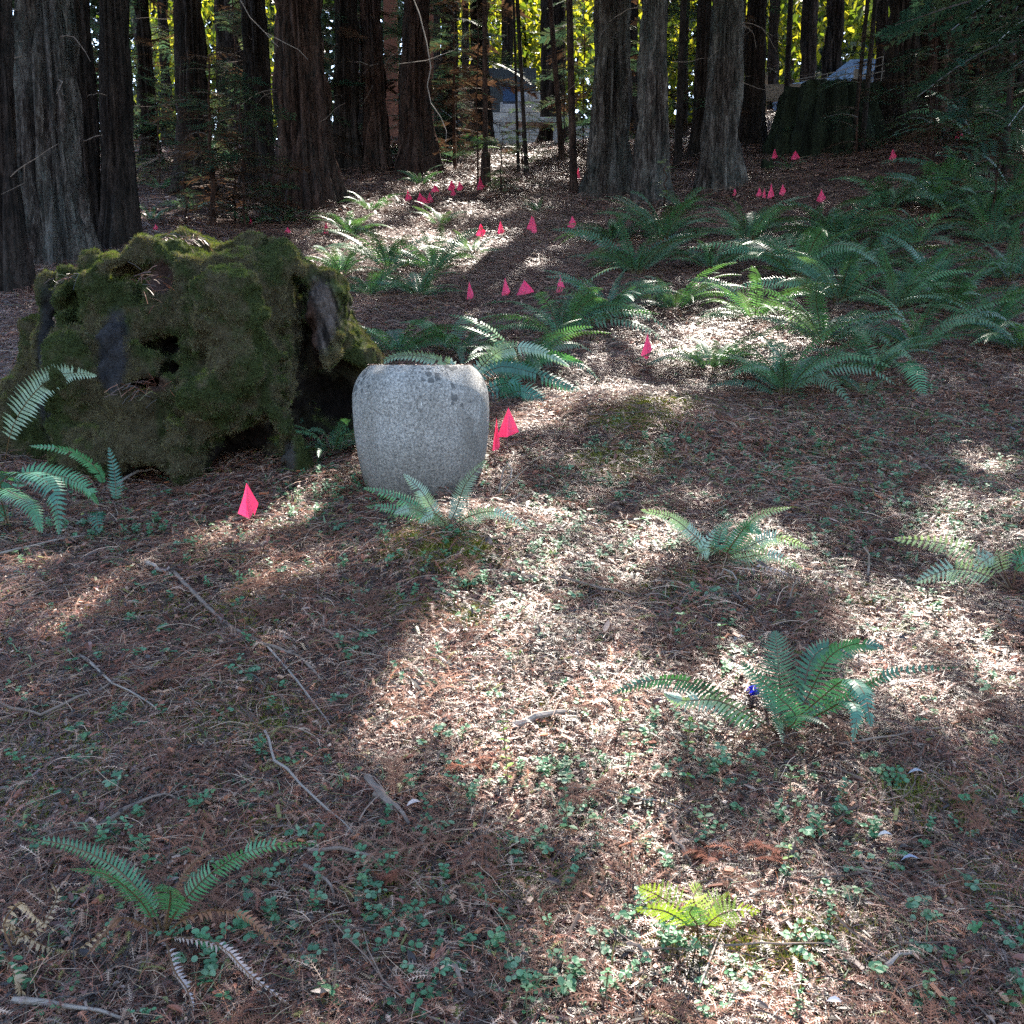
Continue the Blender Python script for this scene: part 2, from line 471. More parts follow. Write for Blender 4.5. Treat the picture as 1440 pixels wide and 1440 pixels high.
def litter_clump(k, coarse=False):
    b = B(); Rr = 0.19
    def o():
        a = rr(0, 6.283); r = Rr * math.sqrt(rr(0, 1))
        return Vector((r * math.cos(a), r * math.sin(a), rr(-0.002, 0.014)))
    for _ in range(28 if not coarse else 10): needle_spray(b, o(), rr(0, 6.283), rr(.03, .08), random.choice((7, 9, 11)), pc())
    for _ in range(15): dry_leaf(b, o(), rr(0, 6.283), rr(.010, .026), rr(.005, .012), pc(), rr(-.5, .5))
    for _ in range(1): dry_leaf(b, o(), rr(0, 6.283), rr(.035, .05), rr(.010, .018), pc(), rr(-.5, .5))
    for _ in range(36): straw(b, o(), rr(0, 6.283), rr(.03, .12), rr(.0008, .0017), pc() if rr(0, 1) < .85 else (.36, .25, .17))
    for _ in range(5):
        c = pc(); q = Euler((rr(-.3, .3), rr(-.3, .3), rr(0, 6.28))).to_matrix()
        b.box(o(), (rr(.015, .04), rr(.004, .011), rr(.002, .004)), c, q)
    for _ in range(150):
        p = o(); a = rr(0, 6.283); L = rr(.006, .02); d = Vector((math.cos(a), math.sin(a), rr(-.3, .3)))
        s = Vector((-math.sin(a), math.cos(a), rr(-.5, .5))) * rr(.0008, .002)
        b.add([p - s, p + s, p + d * L], tris=[(0, 1, 2)], col=pc())
    return b.mesh('litter_clump', M['litter'])
near_clumps = [litter_clump(k) for k in range(14)]
FARPAL = True
far_clumps = [litter_clump(k) for k in range(8)]
FARPAL = False
litter_src = source_collection('leaf_litter_clump', near_clumps + far_clumps)
def ground_points(n, y0, y1, wf=0.56, w0=0.35, power=1.0):
    y = y0 + (y1 - y0) * rng.random(n * 3)**power
    x = (rng.random(n * 3) * 2 - 1) * (y1 * wf + w0)
    ok = np.abs(x) < y * wf + w0
    return x[ok][:n], y[ok][:n]
def build_litter():
    xs, ys, sc = [], [], []
    for n, a, b_, s0, s1 in ((1500, 1.2, 3.0, .6, .95), (3300, 2.6, 6.2, .75, 1.2), (2600, 6.0, 11, 1.1, 1.8), (2600, 11, 22, 1.5, 2.6)):
        x, y = ground_points(n, a, b_); xs.append(x); ys.append(y); sc.append(rng.uniform(s0, s1, len(x)))
    x, y, s = map(np.concatenate, (xs, ys, sc))
    ms = mossness(np.stack([x, y, terr(x, y)], -1))
    keep = rng.random(len(x)) > ms * 1.1
    x, y, s = x[keep], y[keep], s[keep]
    z = terr(x, y) + 0.002
    scatter('leaf_litter', litter_src, np.stack([x, y, z], -1), ground_rots(x, y, .07), s, np.where(rng.random(len(x)) < sstep(4.5, 8.5, y + fbm(x, y, seed=88) * 2 - 1), rng.integers(14, 22, len(x)), rng.integers(0, 14, len(x))))
build_litter()

# ------------------------------------------------------------------ ground cover
def round_leaf(b, c, r, nrm, col, sides=7, stretch=1.0, ax=0.0):
    q = Vector(nrm).normalized().to_track_quat('Z', 'Y')
    P = [Vector(c)]
    for k in range(sides):
        a = 2 * math.pi * k / sides
        v = Vector((math.cos(a) * r * stretch, math.sin(a) * r, abs(math.sin(a)) * r * .25)); v.rotate(Euler((0, 0, ax)))
        P.append(Vector(c) + q @ v)
    b.add(P, tris=[(0, 1 + k, 1 + (k + 1) % sides) for k in range(sides)], col=col)
GREENS = [(.07, .18, .085), (.09, .21, .11), (.055, .14, .07), (.11, .22, .09), (.14, .24, .14)]
def clover(k):
    b = B()
    for _ in range(random.choice((4, 6, 8))):
        a = rr(0, 6.28); r = rr(0, .06); h = rr(.015, .06)
        base = Vector((math.cos(a) * r * .6, math.sin(a) * r * .6, 0)); top = Vector((math.cos(a) * r * 1.5, math.sin(a) * r * 1.5, h))
        b.tube([base, (base + top) / 2 + Vector((0, 0, h * .2)), top], [.0009] * 3, 3, (.10, .12, .06), False)
        c = random.choice(GREENS); s = rr(.007, .0125); a0 = rr(0, 6.28)
        nl = random.choice((2, 3, 3, 4))
        for j in range(nl):
            an = a0 + 2 * math.pi * j / nl
            d = Vector((math.cos(an), math.sin(an), 0))
            round_leaf(b, top + d * s * 1.05 + Vector((0, 0, rr(-.003, .002))), s, d * rr(.0, .5) + Vector((rr(-.2, .2), rr(-.2, .2), 1)), c)
    return b.mesh('clover', M['plant'])
def sprig(k):
    b = B()
    for _ in range(random.choice((1, 2))):
        L = rr(.07, .15); a = rr(0, 6.28); lean = rr(.2, .8)
        pts = [Vector((math.cos(a) * lean * L * t, math.sin(a) * lean * L * t, L * t * (1 - .3 * t))) for t in np.linspace(0, 1, 6)]
        b.tube(pts, [.0012] * 6, 3, (.12, .09, .05), False)
        c = random.choice(GREENS)
        for i, p in enumerate(pts[1:]):
            for sgn in (-1, 1):
                an = a + sgn * 1.3 + (1.57 if i % 2 else 0); d = Vector((math.cos(an), math.sin(an), .1)); s = rr(.009, .015)
                round_leaf(b, p + d * s, s * .72, Vector((rr(-.3, .3), rr(-.3, .3), 1)), c, 7, 1.35, an)
    return b.mesh('sprig', M['plant'])
def grassy(k):
    b = B()
    for _ in range(5):
        a = rr(0, 6.28); L = rr(.05, .12); d = Vector((math.cos(a), math.sin(a), 0)); s = Vector((-math.sin(a), math.cos(a), 0)) * rr(.0015, .003)
        p1 = d * L * .35 + Vector((0, 0, L * .6)); p2 = d * L * .9 + Vector((0, 0, L * .5))
        b.add([-s, s, p1 + s, p1 - s, p2], quads=[(0, 1, 2, 3)], tris=[(3, 2, 4)], col=random.choice([(.16, .22, .12), (.3, .3, .18), (.08, .16, .07)]))
    return b.mesh('grass_blades', M['plant'])
cover_src = source_collection('ground_cover_sprig', [clover(k) for k in range(6)] + [sprig(k) for k in range(4)] + [grassy(k) for k in range(2)])
# zones in the photograph where the ground cover is thick: centre, radii, count
ZONES = [(1290, 620, 150, 70, 260), (1180, 660, 100, 50, 110), (1380, 720, 80, 50, 110), (1160, 600, 60, 40, 50), (960, 900, 70, 45, 70), (840, 1100, 130, 70, 150), (780, 740, 90, 40, 90),
         (150, 760, 160, 40, 110), (430, 720, 100, 35, 70), (120, 880, 120, 60, 70), (90, 950, 100, 50, 50), (400, 960, 140, 70, 60), (380, 1080, 150, 80, 60), (250, 1130, 200, 50, 55),
         (600, 1290, 110, 60, 60), (680, 1390, 150, 50, 60), (850, 1390, 80, 40, 26), (450, 1210, 90, 50, 30), (560, 900, 100, 60, 45), (860, 700, 90, 40, 50), (930, 640, 70, 30, 40), (1010, 840, 120, 40, 40),
         (740, 1080, 110, 50, 60), (720, 800, 120, 40, 60), (1080, 900, 200, 60, 40), (1290, 1000, 150, 100, 26), (1100, 1130, 150, 70, 22), (1150, 640, 280, 60, 90), (600, 640, 130, 60, 40),
         (480, 690, 100, 30, 60), (1250, 470, 180, 40, 60), (700, 500, 150, 50, 40), (330, 1280, 180, 90, 24), (1300, 820, 150, 70, 50), (1200, 760, 200, 60, 60)]
def build_cover():
    P, I = [], []
    for cx, cy, rx, ry, n in ZONES:
        for _ in range(int(n * (1.0 if cy < 850 else .22))):
            px = random.gauss(cx, rx * .9); py = random.gauss(cy, ry * .9)
            if py > 1470 or px < -60 or px > 1500: continue
            g = G(px, py); P.append(g)
            I.append(random.choice([0, 1, 2, 3, 4, 5, 6, 7, 8, 9, 11] if rr(0, 1) < .9 else [10, 11]))
    for _ in range(420):
        px = rr(-20, 1460); py = rr(620, 1450); P.append(G(px, py)); I.append(random.choice(range(12)))
    P = np.array([tuple(p) for p in P])
    scatter('ground_cover', cover_src, P, ground_rots(P[:, 0], P[:, 1], .1), rng.uniform(.3, .62, len(P)), I)
build_cover()

# moss tufts on the ground
def tuft(k, cols, L=.012):
    b = B()
    for _ in range(16):
        a = rr(0, 6.28); d = Vector((math.cos(a), math.sin(a), 0)); o = d * rr(0, .012); s = Vector((-math.sin(a), math.cos(a), 0)) * .0011
        tip = o + d * rr(0, L * .9) + Vector((0, 0, rr(.4, 1) * L))
        b.add([o - s, o + s, tip], tris=[(0, 1, 2)], col=random.choice(cols))
    return b.mesh('moss_tuft', M['moss'])
gm = source_collection('ground_moss_tuft', [tuft(k, [(.24, .24, .045), (.15, .16, .035), (.30, .28, .07)], .013) for k in range(4)])
def build_gmoss():
    P = []
    for cx, cy, rx, ry, k in MOSSZ:
        g0 = G(cx, cy); area = (rx * ry) * (g0.y / F)**2 / .3
        for _ in range(int(min(1900, area * 34000 * k * k))):
            P.append(tuple(G(random.gauss(cx, rx * .5), random.gauss(cy, ry * .5))))
    P = np.array(P)
    scatter('ground_moss', gm, P, ground_rots(P[:, 0], P[:, 1], .2), rng.uniform(.8, 1.7, len(P)), rng.integers(0, 4, len(P)))
build_gmoss()

# ------------------------------------------------------------------ ferns
def frond_mesh(name, curve, width, n=34, side=None, col=(.05, .13, .06), stemcol=(.12, .07, .03), mat=None, start=.18, droop=.25, pw=1.0, broad=False, stem_r=.0022, curl=0.0, ragged=.14, view=False, roll=0.0):
    """curve: list of points from the base to the tip; width: half width of the blade."""
    cv = [Vector(p) for p in curve]
    # Catmull-Rom resample
    def at(t):
        m = len(cv) - 1; f = min(t * m, m - 1e-6); i = int(f); u = f - i
        p0 = cv[max(i - 1, 0)]; p1 = cv[i]; p2 = cv[i + 1]; p3 = cv[min(i + 2, m)]
        return 0.5 * ((2 * p1) + (-p0 + p2) * u + (2 * p0 - 5 * p1 + 4 * p2 - p3) * u * u + (-p0 + 3 * p1 - 3 * p2 + p3) * u**3)
    b = B()
    ts = np.linspace(0, 1, 13)
    b.tube([at(t) for t in ts], [stem_r * (1 - .8 * t) + .0004 for t in ts], 3, stemcol, False)
    L = sum((at(ts[i + 1]) - at(ts[i])).length for i in range(12))
    step = L * (1 - start) / n
    for k in range(n):
        t = start + (1 - start) * (k + .5) / n
        p = at(t); T = (at(min(1, t + .01)) - at(max(0, t - .01))).normalized()
        if side is not None: S = Vector(side)
        else:
            Sh = T.cross(Vector((0, 0, 1)))
            if view:
                Sv = T.cross(Vector((0, 1, 0)))
                if Sh.dot(Sv) < 0: Sh = -Sh
                S = Sh.normalized() * .35 + Sv.normalized() * .9
            else: S = Sh + Vector((0, 0, roll * Sh.length))
        S = (S - T * S.dot(T)); S.normalize(); Nn = S.cross(T)
        if Nn.z < 0: Nn = -Nn
        u = (t - start) / (1 - start)
        w = width * (min(1, .45 + u * 2.6) if u < .3 else 1) * (1 - u**2.2)**.9 + width * .03
        for s in (-1, 1):
            if random.random() < ragged * .4: continue
            l = w * rr(1 - ragged, 1 + ragged)
            fwd = .18 + .35 * u + rr(-.04, .04)
            d = (S * s + T * fwd - Nn * (droop + rr(-.08, .08))).normalized()
            h = step * .46 * pw * rr(.85, 1.05)
            k1 = rr(.85, 1.15); c = tuple(a * k1 for a in col)
            if not broad:
                e1 = p + d * l * .5 + Nn * l * (.06 + curl * .2); e2 = p + d * l - Nn * l * (.08 - curl)
                b.add([p + T * -h * .8, p + T * h * .9, e1 + T * -h * .75, e1 + Nn * h * .15, e1 + T * h * .8, e2 + T * h * .4], quads=[(0, 1, 4, 2)], tris=[(2, 4, 5)], col=c)
            else:
                m = 7
                for j in range(m):      # pinna cut into pinnules
                    v = (j + .5) / m; q = p + d * l * v; hl = h * 1.15 * (1 - v)**.7 + .0015
                    for s2 in (-1, 1):
                        d2 = (T * s2 + d * .5).normalized()
                        b.add([q - d * l * .5 / m, q + d * l * .5 / m, q + d2 * hl + d * l * .4 / m], tris=[(0, 1, 2)], col=c)
                    b.add([q - d * l * .5 / m - T * h * .15, q + d * l * .5 / m, q - d * l * .5 / m + T * h * .15], tris=[(0, 1, 2)], col=c)
    return b.mesh(name, mat or M['fern'])

def fern(px, py, span, label, n=None, group='sword ferns on the slope', flat=0.0, dead=2, off=0.0):
    g = G(px, py)
    L = span * g.y / F * .73
    e = empty('sword_fern', g - Vector((0, 0, .01)), label, 'fern', group)
    n = n or random.randint(19, 27)
    a0 = rr(0, 6.28)
    for i in range(n):
        a = a0 + i * 2.399963 + rr(-.2, .2)
        s = L * rr(.65, 1.12)
        obj('frond', random.choice(FR), e, (math.cos(a) * .015, math.sin(a) * .015, 0), (rr(-.35, .35), rr(-.25, .2) + flat, a), s)
    for i in range(dead):
        obj('dead_frond', random.choice(DF), e, (0, 0, 0.01), (rr(-.2, .2), rr(0, .3), rr(0, 6.28)), L * rr(.5, .8))
    return e

def canon_frond(k, dead=False):
    a = R(rr(52, 80)) if not dead else R(rr(5, 35)); a1 = R(rr(-50, -5)) if not dead else R(rr(-60, -20))
    pts = [Vector((0, 0, 0))]; n = 6; sw = rr(-.25, .25)
    for i in range(n):
        t = (i + .5) / n; an = a + (a1 - a) * t**.85
        pts.append(pts[-1] + Vector((math.cos(an), sw * t * .5, math.sin(an))) / n)
    if dead: return frond_mesh('dead_frond', pts, .055, 26, None, random.choice([(.20, .10, .055), (.30, .19, .12), (.13, .07, .045)]), (.12, .06, .03), M['dead'], .15, .8, .9, stem_r=.004, curl=-.15, ragged=.35)
    return frond_mesh('frond', pts, rr(.09, .12), random.choice((29, 32)), None, random.choice([(.07, .17, .10), (.085, .19, .085), (.06, .15, .10), (.11, .20, .12)]), (.12, .10, .04), None, .14, rr(.05, .35), .8, stem_r=.005, roll=rr(-.9, .9))
FR = [canon_frond(k) for k in range(14)]
DF = [canon_frond(k, True) for k in range(9)]

def custom_fern(base, fronds, label, name='sword_fern', group=None, extra=None):
    """fronds: (pixel path, depth offsets, half width px, colour key, options)"""
    g = G(*base)
    e = empty(name, g, label, 'fern', group)
    for path, dys, wpx, key, kw in fronds:
        y0 = g.y
        pts = [g + Vector((rr(-.008, .008), rr(-.008, .008), 0))]
        for (x, y), dy in zip(path, dys):
            pts.append(W(x, y, y0 + dy))
        loc = [p - g for p in pts]
        c = {'g': (.075, .22, .10), 'b': (.06, .18, .12), 'y': (.33, .42, .06), 'd': (.045, .14, .08), 'p': (.26, .36, .26), 'x': (.20, .10, .06), 's': (.42, .31, .2), 'w': (.38, .31, .29)}[key]  # pale green key: partly own tone, brightened further to imitate sun
        args = dict(width=wpx * y0 / F * 1.1, col=c, n=34, view=True, ragged=.07)
        if key in 'xsw': args.update(mat=M['dead'], ragged=.3, droop=.6, stemcol=(.15, .08, .04), curl=-.1)
        args.update(kw)
        nm = 'dead_frond' if key in 'xsw' else 'frond'
        obj(nm, frond_mesh(nm, loc, **args), e)
    if extra:
        nf, nd, sp = extra; L = sp * g.y / F
        for i in range(nf): obj('frond', random.choice(FR), e, (0, 0, 0), (rr(-.3, .3), rr(-.3, .2), rr(0, 6.28)), L * rr(.6, 1))
        for i in range(nd): obj('dead_frond', random.choice(DF), e, (0, 0, .01), (rr(-.3, .3), rr(0, .35), rr(0, 6.28)), L * rr(.5, 1))
    return e
UP = (1, 0, 0)
custom_fern((228, 1325), [
    ([(212, 1275), (165, 1222), (100, 1190), (28, 1178)], [0, .02, .05, .08], 20, 'g', dict(n=40)),
    ([(207, 1280), (180, 1250), (145, 1228), (100, 1222)], [-.02, -.05, -.08, -.1], 18, 'g', dict(n=30, droop=.1)),
    ([(250, 1278), (300, 1225), (365, 1192), (445, 1186)], [0, .0, .0, .02], 20, 'g', dict(n=40)),
    ([(237, 1285), (240, 1262), (238, 1246), (236, 1250)], [-.02, -.06, -.12, -.2], 30, 'g', dict(n=26, start=.3)),
    ([(262, 1290), (320, 1280), (370, 1310), (420, 1372)], [-.02, -.04, -.08, -.1], 11, 'x', dict(n=30)),
    ([(252, 1318), (310, 1330), (350, 1370), (405, 1412)], [-.04, -.1, -.14, -.18], 10, 'w', dict(n=30)),
    ([(240, 1270), (262, 1225), (290, 1200), (318, 1190)], [.03, .05, .06, .08], 8, 'x', dict(n=26)),
    ([(235, 1330), (245, 1365), (262, 1390), (272, 1420)], [-.05, -.12, -.16, -.2], 11, 'w', dict(n=20)),
    ([(200, 1300), (170, 1290), (150, 1310), (120, 1345)], [-.02, -.06, -.08, -.1], 9, 'x', dict(n=24))],
    'bright sword fern with two long arching fronds spread like wings, in the open litter', extra=(0, 5, 150))
custom_fern((20, 1350), [
    ([(15, 1300), (60, 1330), (110, 1335), (158, 1295)], [0, 0, 0, 0], 14, 's', dict(n=24)),
    ([(5, 1300), (30, 1270), (50, 1290), (80, 1310)], [0, 0, 0, 0], 12, 's', dict(n=20)),
    ([(0, 1330), (20, 1370), (30, 1400), (5, 1420)], [0, -.1, -.1, -.1], 12, 's', dict(n=20)),
    ([(25, 1320), (60, 1300), (80, 1260), (72, 1240)], [0, 0, .05, .05], 10, 's', dict(n=20))],
    'curled straw-coloured dead fern at the edge of the frame', 'withered_fern')
custom_fern((630, 748), [
    ([(608, 715), (592, 690), (568, 667)], [0, 0, .02], 15, 'p', dict(n=26)),
    ([(642, 715), (655, 680), (683, 647)], [0, 0, 0], 17, 'p', dict(n=30)),
    ([(600, 722), (560, 700), (512, 686)], [0, .03, .05], 14, 'g', dict(n=30)),
    ([(605, 728), (580, 715), (555, 722)], [-.05, -.1, -.12], 15, 'p', dict(n=26)),
    ([(660, 726), (700, 720), (745, 745)], [-.05, -.08, -.1], 12, 'p', dict(n=28)),
    ([(600, 730), (550, 715), (515, 712)], [.05, .12, .15], 12, 'g', dict(n=26)),
    ([(625, 735), (610, 722), (590, 735)], [-.05, -.12, -.16], 12, 'p', dict(n=20))],
    'young fern with upright fronds growing on the mossy hump before the stone pot')
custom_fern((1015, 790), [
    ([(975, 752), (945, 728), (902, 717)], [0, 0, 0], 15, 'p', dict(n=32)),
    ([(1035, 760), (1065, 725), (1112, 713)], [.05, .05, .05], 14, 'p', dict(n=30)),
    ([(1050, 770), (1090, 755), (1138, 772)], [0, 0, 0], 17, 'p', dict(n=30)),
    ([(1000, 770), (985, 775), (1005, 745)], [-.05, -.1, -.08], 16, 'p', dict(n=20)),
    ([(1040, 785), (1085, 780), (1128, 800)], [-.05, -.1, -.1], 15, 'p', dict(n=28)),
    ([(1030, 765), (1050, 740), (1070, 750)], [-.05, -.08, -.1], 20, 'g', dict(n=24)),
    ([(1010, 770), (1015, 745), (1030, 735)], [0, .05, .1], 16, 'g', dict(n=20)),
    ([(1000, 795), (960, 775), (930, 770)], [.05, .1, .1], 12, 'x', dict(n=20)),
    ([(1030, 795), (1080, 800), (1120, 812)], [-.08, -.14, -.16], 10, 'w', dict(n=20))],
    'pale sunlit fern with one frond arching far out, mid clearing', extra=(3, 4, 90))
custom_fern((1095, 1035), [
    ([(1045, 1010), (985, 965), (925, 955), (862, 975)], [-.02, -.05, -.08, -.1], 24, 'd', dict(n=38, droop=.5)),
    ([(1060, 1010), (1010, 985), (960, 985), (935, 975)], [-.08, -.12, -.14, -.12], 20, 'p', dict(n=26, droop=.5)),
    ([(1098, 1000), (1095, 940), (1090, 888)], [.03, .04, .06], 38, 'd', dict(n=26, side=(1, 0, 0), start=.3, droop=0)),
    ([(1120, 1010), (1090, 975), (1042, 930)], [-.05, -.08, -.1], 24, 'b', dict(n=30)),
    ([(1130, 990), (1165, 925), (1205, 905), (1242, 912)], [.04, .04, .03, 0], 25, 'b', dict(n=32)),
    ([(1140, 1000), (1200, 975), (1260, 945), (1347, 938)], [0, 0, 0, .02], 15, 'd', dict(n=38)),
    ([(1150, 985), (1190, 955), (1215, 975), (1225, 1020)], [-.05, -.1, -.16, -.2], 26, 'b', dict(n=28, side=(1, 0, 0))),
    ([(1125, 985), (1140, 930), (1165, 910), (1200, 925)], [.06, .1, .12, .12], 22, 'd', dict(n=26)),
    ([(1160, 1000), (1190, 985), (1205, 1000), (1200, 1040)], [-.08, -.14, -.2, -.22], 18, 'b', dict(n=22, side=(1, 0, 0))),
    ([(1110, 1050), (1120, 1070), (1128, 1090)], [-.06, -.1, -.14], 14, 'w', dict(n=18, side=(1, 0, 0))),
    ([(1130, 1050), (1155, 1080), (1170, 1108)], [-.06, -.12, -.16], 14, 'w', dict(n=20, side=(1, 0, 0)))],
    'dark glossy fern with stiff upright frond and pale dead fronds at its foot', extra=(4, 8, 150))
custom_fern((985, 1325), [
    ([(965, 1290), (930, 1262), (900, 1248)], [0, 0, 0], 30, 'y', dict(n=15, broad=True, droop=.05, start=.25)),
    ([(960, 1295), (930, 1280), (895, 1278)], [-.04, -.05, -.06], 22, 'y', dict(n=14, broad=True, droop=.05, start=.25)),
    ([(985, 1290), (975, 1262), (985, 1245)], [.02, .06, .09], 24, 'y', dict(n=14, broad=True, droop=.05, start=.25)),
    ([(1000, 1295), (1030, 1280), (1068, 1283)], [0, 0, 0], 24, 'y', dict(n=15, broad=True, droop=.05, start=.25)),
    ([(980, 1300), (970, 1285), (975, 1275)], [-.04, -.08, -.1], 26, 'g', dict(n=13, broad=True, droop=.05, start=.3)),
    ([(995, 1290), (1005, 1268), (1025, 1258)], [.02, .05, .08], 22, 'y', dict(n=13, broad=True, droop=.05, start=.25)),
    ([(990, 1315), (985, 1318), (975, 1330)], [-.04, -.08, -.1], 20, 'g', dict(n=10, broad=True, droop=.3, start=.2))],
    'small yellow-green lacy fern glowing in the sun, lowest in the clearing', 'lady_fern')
custom_fern((5, 655), [
    ([(18, 600), (50, 550), (90, 525), (135, 528)], [-.1, -.15, -.2, -.25], 22, 'p', dict(n=36, side=(.5, .1, -.8), droop=.1))],
    'single bright arching frond in front of the mossy stump')
custom_fern((15, 745), [
    ([(0, 680), (40, 665), (75, 690), (83, 750)], [0, -.1, -.2, -.25], 26, 'b', dict(n=34, side=(1, 0, 0), droop=.15)),
    ([(0, 690), (20, 695), (45, 715), (58, 748)], [-.1, -.2, -.3, -.35], 20, 'g', dict(n=30, side=(1, 0, 0), droop=.15)),
    ([(30, 670), (80, 668), (120, 685), (138, 708)], [.1, .1, .05, .05], 18, 'g', dict(n=30)),
    ([(130, 700), (140, 665), (100, 635), (42, 627)], [.15, .15, .1, .1], 12, 'g', dict(n=30, start=.4)),
    ([(0, 720), (-30, 700), (-50, 720)], [0, -.1, -.2], 20, 'b', dict(n=26))],
    'blue-green fern with drooping fronds at the foot of the stump')
custom_fern((162, 712), [
    ([(163, 690), (160, 660), (153, 630)], [0, .02, .05], 12, 'b', dict(n=16, side=(1, 0, 0), droop=0))],
    'narrow upright frond growing against the stump')
custom_fern((140, 745), [
    ([(138, 722), (136, 728), (140, 748)], [-.02, -.08, -.12], 15, 'b', dict(n=14, side=(1, 0, 0), droop=.1))],
    'tiny drooping fern below the stump')
custom_fern((1425, 835), [
    ([(1390, 790), (1330, 765), (1258, 757)], [0, 0, 0], 18, 'p', dict(n=20, broad=True, start=.3)),
    ([(1390, 810), (1340, 800), (1290, 818)], [-.04, -.05, -.06], 20, 'p', dict(n=18, broad=True, start=.3)),
    ([(1410, 800), (1400, 780), (1370, 800)], [-.05, -.1, -.12], 16, 'p', dict(n=14, broad=True, start=.3)),
    ([(1430, 790), (1440, 770), (1470, 760)], [.05, .05, .05], 20, 'g', dict(n=16, broad=True, start=.3)),
    ([(1430, 800), (1455, 790), (1480, 800)], [0, 0, 0], 20, 'g', dict(n=16, broad=True, start=.3))],
    'feathery pale fern reaching into the clearing from the edge of the frame', 'lady_fern')
custom_fern((1290, 540), [
    ([(1270, 512), (1285, 520), (1300, 560)], [0, -.1, -.18], 25, 'g', dict(n=28, side=(1, 0, 0), droop=.05, start=.3))],
    'lone drooping frond hanging below the fern bank like a green tongue')
custom_fern((905, 475), [
    ([(880, 480), (850, 495), (830, 570)], [-.05, -.1, -.2], 20, 'b', dict(n=30, side=(1, .2, 0)))],
    'fern with one blue-green frond bent down beside the near pink flag')
custom_fern((640, 575), [
    ([(665, 530), (705, 492), (755, 492), (800, 515)], [.3, .3, .25, .2], 17, 'p', dict(n=36)),
    ([(690, 520), (735, 520), (790, 540), (835, 562)], [.2, .2, .15, .1], 16, 'b', dict(n=34)),
    ([(700, 560), (735, 550), (765, 570), (778, 600)], [.1, .05, 0, 0], 20, 'b', dict(n=30)),
    ([(690, 545), (720, 540), (730, 560), (712, 590)], [.2, .15, .1, .05], 16, 'b', dict(n=26)),
    ([(640, 520), (610, 505), (560, 500), (520, 520)], [.4, .4, .4, .4], 12, 'p', dict(n=30)),
    ([(720, 530), (770, 500), (820, 510)], [.4, .4, .4], 14, 'g', dict(n=30))],
    'large fern arching out from behind the stone pot')

